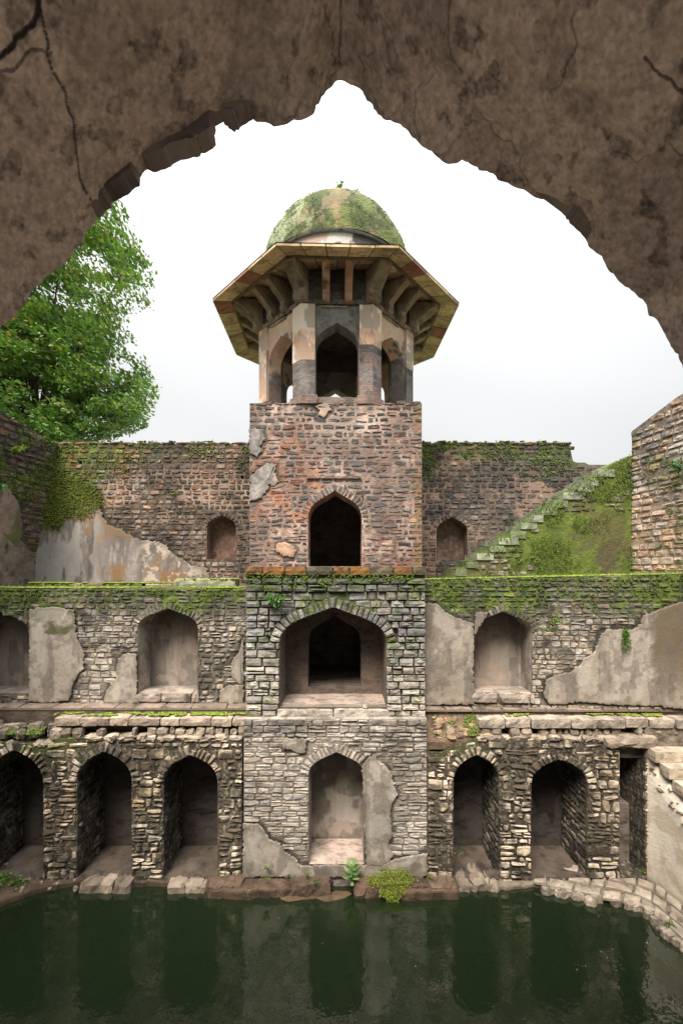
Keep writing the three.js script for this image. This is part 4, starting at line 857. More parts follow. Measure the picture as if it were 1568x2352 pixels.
  put('terrace_floor', box(TX1 - 0.01, 9.2, E - 0.9, E - 0.3, -13.4, -11.2, [0.14, 0.14, 0.06]), mRock, terr3R);
  x = X(62, 11.6); const xk = X(318, 11.6); while (x < xk) { const w = Math.min(rr(R, 0.5, 0.9), xk - x + 0.1); put('kerb_stone', tint(stoneUV(block(x, x + w - 0.01, T3Y - 0.03, E - 0.36, -11.9, -11.55, R, { r: 0.03, rough: 0.012, seg: [5, 2, 2] })), [0.2, 0.18, 0.1]), mRock, terr3L); x += w; }
  put('step_block', tint(stoneUV(block(X(398, 11.3), X(541, 11.3), T3Y - 0.03, E - 0.24, -11.8, -11.3, R, { r: 0.03, rough: 0.014, seg: [8, 2, 3] })), [0.34, 0.36, 0.26]), mRock, terr3L);
  mossBed(terr3L, -9.7, TX0, -11.3, -10.8, T3Y + 0.005, 5200, R, BRIGHT, [0.02, 0.045]);
  mossBed(terr3L, X(62, 11.6), X(400, 11.6), -11.9, -11.55, E - 0.35, 2600, R, BRIGHT, [0.02, 0.045]);
  mossBed(terr3L, X(398, 11.3), X(541, 11.3), -11.8, -11.3, E - 0.235, 900, R, [...BRIGHT, [0.4, 0.46, 0.3]], [0.02, 0.04]);
  for (let i = 0; i < 9; i++) { const a = i / 9, b = (i + 1) / 9, xa = lerp(TX1, 9, a), xb = lerp(TX1, 9, b), y = rightTop(lerp(0, 7.2, (a + b) / 2)); put('terrace_edge', box(xa, xb - 0.004, y - 0.5, y - 0.03, -11.3, -10.64 + (xa - 2) * 0.05, [0.16, 0.16, 0.06]), mRock, terr3R); }
  mossBed(terr3R, TX1, 8.6, -11.0, -10.2, (a) => rightTop(clamp(a - 2, 0, 7.2)) + 0.005, 8200, R, BRIGHT, [0.02, 0.045], (a, b) => b < -10.56 + (a - 2) * 0.05 && nz(a * 1.3, b * 2, 0) > 0.36);
}

// the green stair on the top tier
{
  const R = rng(521), f = frame(0, -ZC), N = 14, d0 = 1044, run = 24.8, rise = 17.4, y1 = 1305;
  const B = { u0: X(1030, ZC), u1: X(1453, ZC), v0: E - 0.5, v1: Y(1040, ZC) };
  const topD = (d) => (d < d0 ? 1325 : d < d0 + N * run ? y1 - rise * Math.floor((d - d0) / run) : lerp(1068, 1042, clamp((d - d0 - N * run) / 56)));
  const t = thing('stone_stair', 'stone stair covered in green moss climbing beside the high pale side wall', 'stairs', [X(1245, ZC), E - 0.4, -ZC]);
  const S = wall({
    f, B, depth: 1.18, seed: 523, c: { ...topC, h: [0.12, 0.2], w: [0.14, 0.34], drop: 0.35, proud: 0.03 }, tone: [0.6, 1.1], top: (u) => Y(topD(CX + u * F / ZC), ZC) - 0.03,
    style: (u, v) => { const d = fromWall(f, u, v); return (d[0] > 1230 && d[1] > 1180) || d[1] < topD(d[0]) + 24 ? false : null; },
    colour: (dx, dy, k, u, v) => {
      const e = nz(u * 3, v * 3, 1), n = nz(u * 0.9, v * 0.9, 2);
      let g = mix([0.075, 0.115, 0.02], [0.155, 0.195, 0.035], clamp(n + (nz(u * 9, v * 9, 0) - 0.5)));
      g = mix(g, [0.09, 0.07, 0.045], 0.8 * sm(0.7, 0.3, Math.hypot((dx - 1395) / 60, (dy - 1270) / 70) + 0.9 * (e - 0.5)));
      g = mix(g, [0.1, 0.08, 0.05], 0.6 * sm(0.58, 0.68, n));
      if (k === 1) return g;
      return mix(rockTone(u, v, [0.14, 0.12, 0.1], [0.36, 0.32, 0.26]), g, sm(0.42, 0.55, nz(u * 2, v * 2, 0)) * 0.95);
    },
  }, t);
  for (let i = 0; i < N; i++) {
    const a = X(d0 + run * i + rr(R, -2, 2), ZC), b = X(d0 + run * (i + (i > 1 ? rr(R, 1.15, 2.0) : 1.1)), ZC), top = Y(y1 - rise * i, ZC) + rr(R, -0.025, 0.01);
    put('step', tint(stoneUV(block(a, b, top - rr(R, 0.19, 0.235), top, -BZ + 0.02, -ZC + 0.05, R, { r: 0.012, rough: 0.007, seg: [2, 1, 2] })), pick(R, [[0.32, 0.38, 0.26], [0.42, 0.47, 0.36], [0.24, 0.31, 0.17], [0.36, 0.41, 0.3], [0.2, 0.26, 0.12]])), mRock, t);
  }
  mossWall(S, t, 16000, R, (dx, dy, u, v) => sm(0.4, 0.55, nz(u * 1.3, v * 1.6, 1)) * 0.8 * (dx > 1310 && dx < 1440 && dy > 1220 ? 0.25 : 1), { pal: [...MOSS, [0.14, 0.21, 0.03]], size: [0.01, 0.024], leaf: 0.1, lp: [...FRESH, [0.32, 0.38, 0.05]], lift: 0.07 });
  for (let i = 0; i < N; i++) { const a = X(d0 + run * i, ZC); mossBed(t, a, a + 0.33, -ZC - 0.4, -ZC + 0.04, Y(y1 - rise * i, ZC), 90, R, [...MOSS, ...MOSS, ...BRIGHT], [0.015, 0.03]); }
}

// lower stair and its curved plaster wall by the pool
{
  const R = rng(541), t = thing('pool_stair', 'stone steps descending to the pool on a pale curved plaster wall', 'stairs', [7.9, 0, -9.4]);
  const plan = [[7.4, 10.5], [7.36, 10.25], [7.36, 10.05], [7.38, 9.92], [7.45, 9.75], [7.54, 9.4], [7.6, 9.1], [7.72, 8.5], [7.85, 7.8], [8.0, 7.2]];
  const top = (i) => E - 4.52 - Math.max(0, 9.9 - plan[i][1]) * 0.93;
  const planX = (z) => { for (let i = 2; i < plan.length; i++) if (z > plan[i][1]) return lerp(plan[i][0], plan[i - 1][0], (z - plan[i][1]) / (plan[i - 1][1] - plan[i][1])); return 8; };
  const pos = [], uv1 = [], n = plan.length; const pts = [];
  for (let i = 0; i < n - 1; i++) for (let k = 0; k < 4; k++) { const s = k / 4; pts.push([lerp(plan[i][0], plan[i + 1][0], s), lerp(plan[i][1], plan[i + 1][1], s), lerp(top(i), top(i + 1), s)]); }
  const tri = (a, b, c) => { for (const p of [a, b, c]) pos.push(...p); };
  for (let i = 0; i < pts.length - 1; i++) {
    const a = pts[i], b = pts[i + 1], rows = 6;
    for (let r = 0; r < rows; r++) { const q = (p, s) => [p[0], lerp(-0.3, p[2], s), -p[1]]; const A = q(a, r / rows), Bq = q(b, r / rows), C = q(b, (r + 1) / rows), D = q(a, (r + 1) / rows); tri(A, Bq, C); tri(A, C, D); }
    const back = (p) => [p[0] + 0.5, p[2], -p[1] - 0.12]; tri([a[0], a[2], -a[1]], [b[0], b[2], -b[1]], back(b)); tri([a[0], a[2], -a[1]], back(b), back(a));
  }
  put('door_parapet', mergeGeometries([box(6.6, 7.6, -0.2, E - 5.95, -10.85, -10.5, [0.22, 0.19, 0.165]), box(6.5, 7.9, E - 4.6, E - 4.3, -11, -10.1, [0.1, 0.09, 0.08]), box(7.5, 7.9, -0.2, E - 4.4, -11.1, -10.5, [0.1, 0.09, 0.08])]), mPlain, t);
  let g = new THREE.BufferGeometry(); g.setAttribute('position', new THREE.Float32BufferAttribute(pos, 3)); g = mergeVertices(g, 1e-4); g.computeVertexNormals();
  const wallPaint = paint(512, 512, (s, q) => { const u = s * 4, v = q * 4 - 0.4; let c = rockTone(u, v, [0.52, 0.46, 0.38], [0.74, 0.67, 0.57], 0.8); c = mix(c, [0.25, 0.22, 0.18], 0.7 * sm(0.56, 0.66, nz(u * 1.5, v * 2.5, 1)) * sm(2.2, 3.2, v)); c = mix(c, [0.4, 0.32, 0.2], 0.5 * sm(0.5, 0.62, nz(u * 1.2, v * 1.2, 2))); return mix(c, [0.2, 0.18, 0.12], sm(0.35, 0.05, v)); });
  const p = g.attributes.position, a = new Float32Array(p.count * 2), b = new Float32Array(p.count * 2); for (let i = 0; i < p.count; i++) { a[2 * i] = (-p.getZ(i) - 7.1) / 4; a[2 * i + 1] = (p.getY(i) + 0.4) / 4; b[2 * i] = p.getZ(i); b[2 * i + 1] = p.getY(i); } g.setAttribute('uv', new THREE.BufferAttribute(a, 2)); g.setAttribute('uv1', new THREE.BufferAttribute(b, 2));
  put('plaster_wall', tint(g, [1, 1, 1]), mat(wallPaint, { bump: 0.008, side: THREE.DoubleSide }), t);
  for (let i = 0; i < 9; i++) { const z = 9.94 - 0.285 * i, y = E - 4.25 - 0.255 * i, x = planX(z) - 0.03; put('step', tint(stoneUV(block(x, 8.7, y - 0.27, y, -z - 0.02, -z + 0.3, R, { r: 0.018, rough: 0.008, seg: [5, 2, 2] })), tone(R, 0.9, 1.1, [0.6, 0.52, 0.42])), mRock, t); }
  for (let i = 0; i < 46; i++) { const z = rr(R, 7.9, 9.95), s = rr(R, 0.07, 0.15), yt = E - 4.5 - (9.94 - z) * 0.9 - rr(R, 0, 0.38), x = planX(z) - rr(R, 0.0, 0.05); put('rubble_stone', tint(stoneUV(block(x, x + 0.4, yt - s * 0.7, yt, -z - s * 0.6, -z + s * 0.6, R, { r: 0.04, rough: 0.02, seg: [2, 2, 2] })), tone(R, 0.7, 1.15, [0.5, 0.44, 0.36])), mRock, t); }
  put('stair_core', mergeGeometries([box(7.95, 8.9, -0.3, E - 4.5, -10.3, -9.7, [0.4, 0.34, 0.27]), box(X(1502, AZ), 9.0, E - 4.5, E - 3.86, -10.9, -10.02, [0.3, 0.26, 0.21])]), mRock, t);
}

// shore
const shoreUV = (g) => stoneUV(g, 4, true);
function shore(name, label, pts, top, colour, seed) {
  const R = rng(seed), t = structure(name, label, [0, 0, -9.9]);
  const p = ragged(pts, R, 0.025, 0.16).map((q) => [q[0], q[1]]);
  const g = new THREE.ExtrudeGeometry(shapeOf(p), { depth: 0.5, bevelEnabled: true, bevelThickness: 0.04, bevelSize: 0.05, bevelOffset: -0.05, bevelSegments: 2 });
  g.translate(0, 0, -0.54); g.applyMatrix4(flat(top).m);
  put('bank', tint(shoreUV(g), colour), mRock, t); return t;
}
const onWater = (d, y = 0) => { const Z = (E - y) * F / (d[1] - CY); return [X(d[0], Z), Z]; };   // print point on a level -> (x, depth)
const shoreL = shore('bank', 'low earthy bank along the foot of the three bayed arcade', [...[[-90, 2125], [0, 2083], [84, 2053], [146, 2039], [187, 2034], [293, 2036], [380, 2037], [472, 2041]].map((d) => onWater(d)), [X(480, AZ), 11], [-9.7, 11]], 0.13, [0.11, 0.08, 0.055], 561);
const shoreC = shore('bank', 'rough rock ledge at the foot of the central tower', [...[[469, 2064], [560, 2066], [660, 2060], [755, 2054], [765, 2030], [812, 2030], [818, 2058], [900, 2066], [985, 2068], [1054, 2066]].map((d) => onWater(d)), [X(1050, 9.8), 9.95], [X(470, 9.8), 9.95]], 0.2, [0.14, 0.095, 0.065], 563);
const shoreR = shore('bank', 'stone paved bank curving from the right arcade towards the steps', [[X(1050, 9.9), 10.6], ...[[1058, 2044], [1130, 2046], [1180, 2043], [1232, 2038], [1300, 2052], [1363, 2067], [1420, 2076], [1473, 2087], [1509, 2119], [1568, 2166], [1640, 2250], [1720, 2360]].map((d) => onWater(d)), [8.4, 7.2], [7.6, 9.6], [7.4, 10.6]], 0.1, [0.28, 0.24, 0.19], 567);
{
  const R = rng(571);
  // rocks of the central ledge
  for (const [d0, d1] of [[472, 560], [556, 665], [660, 760], [812, 900], [895, 985], [980, 1052]]) { const z0 = 9.52 + 0.06 * R(); put('ledge_rock', tint(stoneUV(block(X(d0, 9.6), X(d1, 9.6), -0.3, 0.19 + 0.09 * R(), -9.98, -z0, R, { r: 0.07, rough: 0.035, seg: [9, 3, 4] })), tone(R, 0.85, 1.25, [0.16, 0.11, 0.078])), mRock, shoreC); }
  put('sunken_step', tint(stoneUV(block(X(640, 9.5), X(815, 9.5), -0.2, 0.02, -9.8, -9.42, R, { r: 0.05, rough: 0.02, seg: [8, 2, 3] })), [0.15, 0.1, 0.055]), mRock, shoreC);
  // stones at bay thresholds on the left
  for (const [d0, d1] of [[186, 236], [230, 266], [262, 306], [384, 430], [424, 468], [462, 498]]) put('threshold_stone', tint(stoneUV(block(X(d0, 9.8), X(d1, 9.8) - 0.01, -0.2, 0.15 + 0.05 * R(), -10.1, -9.62 - 0.06 * R(), R, { r: 0.06, rough: 0.02, seg: [4, 2, 3] })), tone(R, 0.6, 1.05, [0.42, 0.35, 0.28])), mRock, shoreL);
  for (let i = 0; i < 60; i++) { const d = onWater([rr(R, -40, 180), rr(R, 1985, 2050)], 0.13), s = rr(R, 0.02, 0.09); put('pebble', tint(stoneUV(block(d[0], d[0] + s * 1.4, 0.1, 0.13 + s * 0.6, -d[1] - s / 2, -d[1] + s / 2, R, { r: s * 0.3, rough: s * 0.15, seg: [2, 1, 2] })), tone(R, 0.6, 1.1, WARM)), mRock, shoreL); }
  for (const [d0, d1] of [[1046, 1082], [1078, 1118], [1112, 1146]]) put('threshold_stone', tint(stoneUV(block(X(d0, 9.85), X(d1, 9.85) - 0.01, -0.2, 0.14 + 0.05 * R(), -10.5, -9.72, R, { r: 0.06, rough: 0.03, seg: [4, 2, 4] })), tone(R, 0.7, 1.1, [0.36, 0.3, 0.24])), mRock, shoreR);
  // paving of the right bank: rows that follow the water
  const front = [[1222, 2030], [1290, 2045], [1360, 2062], [1425, 2073], [1480, 2088], [1515, 2121], [1568, 2163], [1650, 2255]].map((d) => onWater(d, 0.1)), rear = [[1222, 1975], [1300, 1985], [1370, 2005], [1430, 2012], [1490, 2026], [1530, 2050], [1580, 2090], [1665, 2160]].map((d) => onWater(d, 0.1));
  const along = (L, s) => { const k = clamp(s, 0, 0.9999) * (L.length - 1), i = k | 0; return [lerp(L[i][0], L[i + 1][0], k - i), lerp(L[i][1], L[i + 1][1], k - i)]; };
  const at = (s, q) => { const a = along(front, s), b = along(rear, s); return [lerp(a[0], b[0], q), lerp(a[1], b[1], q)]; };
  for (let r = 0; r < 3; r++) { let s = 0; while (s < 0.97) { const w = Math.min(rr(R, 0.07, 0.16), 1 - s), a = r / 3 + 0.015, b = (r + 1) / 3 - 0.015; paver([at(s + 0.004, a), at(s + w - 0.004, a), at(s + w - 0.004 + 0.02 * (R() - 0.5), b), at(s + 0.004, b)].map((q) => [q[0] + (R() - 0.5) * 0.03, q[1] + (R() - 0.5) * 0.03]), 0.125 + 0.03 * R() + 0.015 * r, R, shoreR, tone(R, 0.75, 1.12, [0.55, 0.48, 0.39]), { rough: 0.012 }); s += w; } }
  for (let i = 0; i < 46; i++) { const q = at(R(), rr(R, -0.12, 0.1)), s = rr(R, 0.05, 0.14); put('edge_stone', tint(stoneUV(block(q[0] - s, q[0] + s, -0.1, 0.08 + s * 0.6, -q[1] - s * 0.7, -q[1] + s * 0.7, R, { r: s * 0.35, rough: s * 0.14, seg: [2, 2, 2] })), tone(R, 0.6, 1.15, [0.48, 0.42, 0.34])), mRock, shoreR); }
}

// ---------------------------------------------------------------- domed pavilion on the tower
{
  const R = rng(601), C = [-0.165, -12.73], yaw = 1.5, AP = 2.19, W = 2 * AP * Math.tan(Math.PI / 8), base = BU.v1 + 0.0;
  const rel = (h) => E + h;
  const t = thing('domed_pavilion', 'octagonal pavilion with mossy dome and wide bracketed stone eaves on top of the tower', 'pavilion', [C[0], base, C[1]]);
  const faceFrame = (i, ap = AP) => { const a = (yaw + i * 45) * Math.PI / 180; return frame(C[0] + Math.sin(a) * ap, C[1] + Math.cos(a) * ap, yaw + i * 45); };
  const y0 = base - 0.02, y1 = rel(7.72), B = { u0: -W / 2, u1: W / 2, v0: y0, v1: y1 };
  const arch = archCurve(-0.55, 0.55, rel(5.76), rel(6.38), 0.6), hole = [[-0.55, rel(4.44)], ...arch, [0.55, rel(4.44)]];
  const faceCol = (peach) => (u, v) => {
    const h = v - E, n = nz(u * 1.3 + peach * 5, v * 1.3, 1), e = nz(u * 5, v * 5, 2);
    let c = rockTone(u, v, [0.13, 0.122, 0.115], [0.27, 0.255, 0.235], 1.5);
    if (peach) c = mix(c, mix([0.68, 0.42, 0.28], [0.76, 0.62, 0.5], e), sm(0.4, 0.5, n + 0.1) * sm(6.85, 6.75, h) * sm(5.4, 5.8, h + 0.6 * (e - 0.5)));
    if (h > 6.95) c = mix([0.075, 0.07, 0.068], [0.13, 0.115, 0.105], e);
    if (h < 5.3) c = mix(c, [0.22, 0.16, 0.14], 0.6);
    return c;
  };
  const fm = [0, 1].map((k) => mat(paint(128, 256, (s, q) => faceCol(k)(lerp(B.u0, B.u1, s), lerp(B.v0, B.v1, q))), { bump: 0.012 }));
  for (let i = 0; i < 8; i++) {
    const f = faceFrame(i, AP - 0.05);
    const g = new THREE.ExtrudeGeometry(shapeOf([[-W / 2 + 0.03, y0], [W / 2 - 0.03, y0], [W / 2 - 0.03, y1], [-W / 2 + 0.03, y1]], [hole]), { depth: 0.42, bevelEnabled: false }); g.translate(0, 0, -0.42);
    const wl = put('arched_wall', tint(wallUV(g, B), [1, 1, 1]).applyMatrix4(f.m), fm[i % 2 ? 1 : 0], t);
    // frieze courses between the brackets: small dark blocks
    const F2 = faceFrame(i, AP - 0.05); let v = rel(6.98); const L = [];
    while (v < rel(7.6)) { let u = -W / 2 + 0.04; while (u < W / 2 - 0.1) { const w = Math.min(rr(R, 0.16, 0.3), W / 2 - 0.04 - u); const q = stone([[u + 0.006, v + 0.006], [u + w - 0.006, v + 0.006], [u + w - 0.006, v + 0.094], [u + 0.006, v + 0.094]], 0.015, { rough: 0.005, bev: 0.012 }, R); L.push(tint(wallUV(q, B), tone(R, 0.7, 1.3)).applyMatrix4(F2.m)); u += w; } v += 0.1; }
    L.forEach((g2) => (i === 0 || i === 1 || i === 7 ? put('frieze_block', g2, fm[0], wl) : 0));
    // cornice blocks
    for (let k = 0; k < 4; k++) { const a = -W / 2 + W * k / 4, b = a + W / 4; const g3 = block(a + 0.004, b - 0.004, rel(6.8), rel(6.93), -0.2, 0.07, R, { r: 0.015, rough: 0.007, seg: [2, 1, 1] }).applyMatrix4(faceFrame(i, AP - 0.03).m); put('cornice_stone', tint(stoneUV(g3), tone(R, 0.8, 1.2, i % 2 ? [0.32, 0.26, 0.21] : [0.17, 0.15, 0.13])), mRock, t); }
    const gl = block(-0.42, 0.25, rel(6.74), rel(6.775), -0.1, 0.05, R, { r: 0.008, rough: 0.004, seg: [3, 1, 1] }).applyMatrix4(faceFrame(i, AP - 0.03).m); put('ledge_strip', tint(stoneUV(gl), [0.55, 0.42, 0.34]), mRock, t);
    const gs = block(-0.55, 0.55, rel(4.27), rel(4.44), -0.4, 0.06, R, { r: 0.015, rough: 0.008, seg: [4, 1, 2] }).applyMatrix4(faceFrame(i, AP - 0.03).m); put('sill_stone', tint(stoneUV(gs), [0.27, 0.22, 0.185]), mRock, t);
  }
  // corner piers: stone blocks below, plaster above
  const stoneTop = [5.79, 5.75, 4.9, 5.2, 5.2, 4.8, 4.75, 5.38];
  for (let i = 0; i < 8; i++) {
    const a0 = (yaw + i * 45) * Math.PI / 180, a1 = a0 + Math.PI / 4, am = a0 + Math.PI / 8, Rv = AP / Math.cos(Math.PI / 8);
    const V = [C[0] + Math.sin(am) * Rv, C[1] + Math.cos(am) * Rv], nA = [Math.sin(a0), Math.cos(a0)], nB = [Math.sin(a1), Math.cos(a1)], ta = [-Math.cos(a0), Math.sin(a0)], tb = [Math.cos(a1), -Math.sin(a1)];
    const prism = (L, out, ya, yb, rough) => {
      const p = (t0, n0, l, o) => [V[0] + t0[0] * l + n0[0] * o, V[1] + t0[1] * l + n0[1] * o], m = out / Math.cos(Math.PI / 8), corner = [V[0] + Math.sin(am) * m, V[1] + Math.cos(am) * m];
      const q = [p(ta, nA, L, -0.12), p(ta, nA, L, out), corner, p(tb, nB, L, out), p(tb, nB, L, -0.12), [V[0] - Math.sin(am) * 0.3, V[1] - Math.cos(am) * 0.3]].map((z) => [z[0], -z[1]]);
      if (THREE.ShapeUtils.isClockWise(q.map((z) => new THREE.Vector2(...z)))) q.reverse();
      const g = new THREE.ExtrudeGeometry(shapeOf(q), { depth: yb - ya, steps: rough ? 1 : 5, bevelEnabled: true, bevelThickness: 0.01, bevelSize: 0.01, bevelOffset: -0.01, bevelSegments: 1 });
      g.rotateX(-Math.PI / 2); g.translate(0, ya, 0); return stoneUV(g);
    };
    let y = base - 0.02; const top = rel(stoneTop[i]);
    put('pier_base', tint(prism(0.4, 0.06, y, y + 0.2), tone(R, 0.8, 1.1, [0.3, 0.22, 0.19])), mRock, t); y += 0.2;
    while (y < top - 0.1) { const h = Math.min(rr(R, 0.3, 0.45), top - y); put('pier_block', tint(prism(0.335 + 0.01 * R(), 0.012 + 0.008 * R(), y + 0.004, y + h - 0.004, true), tone(R, 0.8, 1.15, pick(R, [[0.22, 0.2, 0.19], [0.27, 0.21, 0.19], [0.19, 0.18, 0.17]]))), mRock, t); y += h; }
    const pc = paint(64, 128, (s, q) => { const u = s * 1.4, v = q * 2.3, n = nz(u * 1.6 + i * 3.3, v * 1.2, 1), e = nz(u * 6, v * 6, 2); let c = mix([0.88, 0.74, 0.61], [0.84, 0.54, 0.37], sm(0.42, 0.62, n + 0.3 * (e - 0.5))); c = mix(c, [0.3, 0.24, 0.2], 0.6 * sm(0.62, 0.7, nz(u * 3, v * 1.5, 0))); if (i === 1 || i === 2) c = mix(c, [0.35, 0.33, 0.29], 0.6 * sm(0.4, 0.55, e)); return c; }, THREE.RepeatWrapping);
    const gp = prism(0.34, 0.024, top, rel(6.82)); const at = gp.attributes.uv; for (let k = 0; k < at.count; k++) at.setXY(k, at.getX(k) * 4 / 1.4, at.getY(k) * 4 / 2.3);
    put('pier_plaster', tint(gp, [1, 1, 1]), mat(pc, { bump: 0.008 }), t);
  }
  // brackets: an S-shaped console, wider at the corners
  const prof = (s) => { const sh = new THREE.Shape(); const x = (v) => v * s; sh.moveTo(-0.03, rel(6.84)); sh.lineTo(x(0.1), rel(6.84)); sh.bezierCurveTo(x(0.2), rel(6.86), x(0.22), rel(6.96), x(0.17), rel(7.04)); sh.bezierCurveTo(x(0.15), rel(7.14), x(0.42), rel(7.22), x(0.5), rel(7.32)); sh.bezierCurveTo(x(0.58), rel(7.36), x(0.66), rel(7.36), x(0.68), rel(7.44)); sh.lineTo(x(0.68), rel(7.5)); sh.lineTo(-0.03, rel(7.68)); return sh; };
  const bracket = (deg, r, w, s, col) => { const g = new THREE.ExtrudeGeometry(prof(s), { depth: w - 0.02, bevelEnabled: true, bevelThickness: 0.01, bevelSize: 0.01, bevelOffset: -0.01, bevelSegments: 1, curveSegments: 5 }); g.translate(0, 0, -(w - 0.02) / 2); const a = deg * Math.PI / 180; g.rotateY(a - Math.PI / 2); g.translate(r[0], 0, r[1]); put('bracket', tint(stoneUV(g), col), mRock, t); };
  for (let i = 0; i < 8; i++) {
    const deg = yaw + i * 45, a = deg * Math.PI / 180, U = [Math.cos(a), -Math.sin(a)], N = [Math.sin(a), Math.cos(a)];
    for (const s of [-1, 1]) bracket(deg, [C[0] + N[0] * (AP - 0.05) + U[0] * s * W * 0.157, C[1] + N[1] * (AP - 0.05) + U[1] * s * W * 0.157], 0.19, 1.06, tone(R, 0.85, 1.1, i % 4 ? [0.4, 0.3, 0.24] : [0.55, 0.33, 0.24]));
    const am = a + Math.PI / 8, Rv = AP / Math.cos(Math.PI / 8) - 0.04;
    bracket(deg + 22.5, [C[0] + Math.sin(am) * Rv, C[1] + Math.cos(am) * Rv], 0.34, 1.12, tone(R, 0.85, 1.1, [0.36, 0.28, 0.22]));
  }
  // eave slabs
  const rOut = 3.385, rIn = 2.1, rMid = 2.88, slope = 0.275, yE = (r) => rel(7.35) + (rOut - r) * slope, tn = Math.tan(Math.PI / 8);
  for (let i = 0; i < 8; i++) {
    const a = (yaw + i * 45) * Math.PI / 180, U = [Math.cos(a), -Math.sin(a)], N = [Math.sin(a), Math.cos(a)];
    for (const [ra, rb, n, dy] of [[rOut, rMid, 5, 0], [rMid + 0.05, rIn, 4, 0.055]]) {
      for (let k = 0; k < n; k++) {
        const j = (x) => (x > 0 && x < n ? x + 0.0 : x), s0 = j(k) / n * 2 - 1, s1 = j(k + 1) / n * 2 - 1, lift = dy + 0.008 * R(), th = 0.05 + 0.01 * R(), q = [], gap = 0.012;
        for (const [r, s, g] of [[ra, s0, gap], [ra, s1, -gap], [rb, s1, -gap], [rb, s0, gap]]) { const l = r * tn * s + g; q.push([C[0] + N[0] * r + U[0] * l, yE(r) + lift, C[1] + N[1] * r + U[1] * l]); }
        const T = q.map((p) => [p[0], p[1] + th, p[2]]), pos = [], quad = (A, Bq, Cc, D) => pos.push(...A, ...Bq, ...Cc, ...A, ...Cc, ...D);
        quad(q[3], q[2], q[1], q[0]); quad(T[0], T[1], T[2], T[3]); quad(q[0], q[1], T[1], T[0]); quad(q[1], q[2], T[2], T[1]); quad(q[2], q[3], T[3], T[2]); quad(q[3], q[0], T[0], T[3]);
        const g = new THREE.BufferGeometry(); g.setAttribute('position', new THREE.Float32BufferAttribute(pos, 3));
        put('eave_slab', tint(stoneUV(g), R() < 0.1 ? [0.5, 0.22, 0.16] : tone(R, 0.75, 1.2, dy ? [1.0, 0.76, 0.47] : [0.85, 0.63, 0.37])), mPlain, t);
      }
    }
    const rm = rMid + 0.02; // thin beam under the joint of the two rows
    const g = block(-rm * tn, rm * tn, yE(rm) - 0.03, yE(rm) + 0.03, -0.05, 0.04, R, { r: 0.01, rough: 0.004, seg: [4, 1, 1] }).applyMatrix4(faceFrame(i, rm).m); put('eave_rib', tint(stoneUV(g), [0.2, 0.15, 0.09]), mRock, t);
  }
  { const h = (rOut - rIn) * slope, g = new THREE.CylinderGeometry(rIn / Math.cos(Math.PI / 8), (rOut + 0.012) / Math.cos(Math.PI / 8), h, 8, 1, true); g.rotateY(yaw * Math.PI / 180 + Math.PI / 8); g.translate(C[0], yE(rOut) + h / 2 + 0.072, C[1]); const m2 = mRock.clone(); m2.side = THREE.DoubleSide; put('eave_cover', tint(stoneUV(g), [0.1, 0.085, 0.06]), m2, t); }
  // roof deck, drum, moulding, dome
  const deck = new THREE.CylinderGeometry(AP + 0.1, rOut - 0.25, 0.28, 8); deck.rotateY(yaw * Math.PI / 180 + Math.PI / 8); deck.translate(C[0], rel(7.93), C[1]); put('roof_deck', tint(stoneUV(deck), [0.16, 0.16, 0.14]), mRock, t);
  const dcol = (q, s) => { const u = s * 13.5, v = q * 1.1, e = nz(u * 1.4, v * 0.8, 1); let c = mix([0.5, 0.45, 0.43], [0.66, 0.63, 0.61], nz(u * 3, v * 3, 2)); c = mix(c, [0.42, 0.27, 0.2], 0.7 * sm(0.5, 0.62, nz(u * 2, v * 0.7, 0))); return mix(c, [0.05, 0.05, 0.055], 0.92 * sm(0.45, 0.53, e + 0.3 * sm(0.505, 0.56, s) - 0.14)); };
  const drum = new THREE.LatheGeometry([[2.12, 7.8], [2.12, 8.3], [2.13, 8.72]].map((p) => new THREE.Vector2(p[0], rel(p[1]))), 72, Math.PI, Math.PI * 2); const dr = tint(drum, [1, 1, 1]); dr.setAttribute('uv1', dr.attributes.uv.clone()); { const b = dr.attributes.uv1; for (let k = 0; k < b.count; k++) b.setXY(k, b.getX(k) * 13, b.getY(k)); } dr.translate(C[0], 0, C[1]);
  put('drum', dr, mat(paint(1024, 96, (s, q) => dcol(q, s)), { bump: 0.01 }), t);
  for (const [r, y, w, c] of [[2.17, 8.745, 0.045, [0.2, 0.19, 0.18]]]) { const g = new THREE.TorusGeometry(r, w, 6, 72); g.rotateX(Math.PI / 2); g.translate(C[0], rel(y), C[1]); put('moulding', tint(stoneUV(g), c), mRock, t); }
  const pts = []; for (let k = 0; k <= 22; k++) { const a = k / 22 * Math.PI / 2; pts.push(new THREE.Vector2(2.22 * Math.pow(Math.cos(a), 0.97), rel(8.77) + 2.24 * Math.sin(a))); }
  const dome = tint(new THREE.LatheGeometry(pts, 88, Math.PI, Math.PI * 2), [1, 1, 1]); { const b = dome.attributes.uv.clone(); for (let k = 0; k < b.count; k++) b.setXY(k, b.getX(k) * 13, b.getY(k) * 3.4); dome.setAttribute('uv1', b); const p = dome.attributes.position, nn = dome.attributes.normal; for (let k = 0; k < p.count; k++) { const d = 0.035 * (nz(b.getX(k) * 1.2, b.getY(k) * 1.6, 1) - 0.5); p.setXYZ(k, p.getX(k) + nn.getX(k) * d, p.getY(k) + nn.getY(k) * d, p.getZ(k) + nn.getZ(k) * d); } }
  dome.translate(C[0], 0, C[1]);
  const brownAt = (s, q) => sm(0.45, 0.52, q + 0.14 * (nz(s * 22, q * 4, 2) - 0.5));
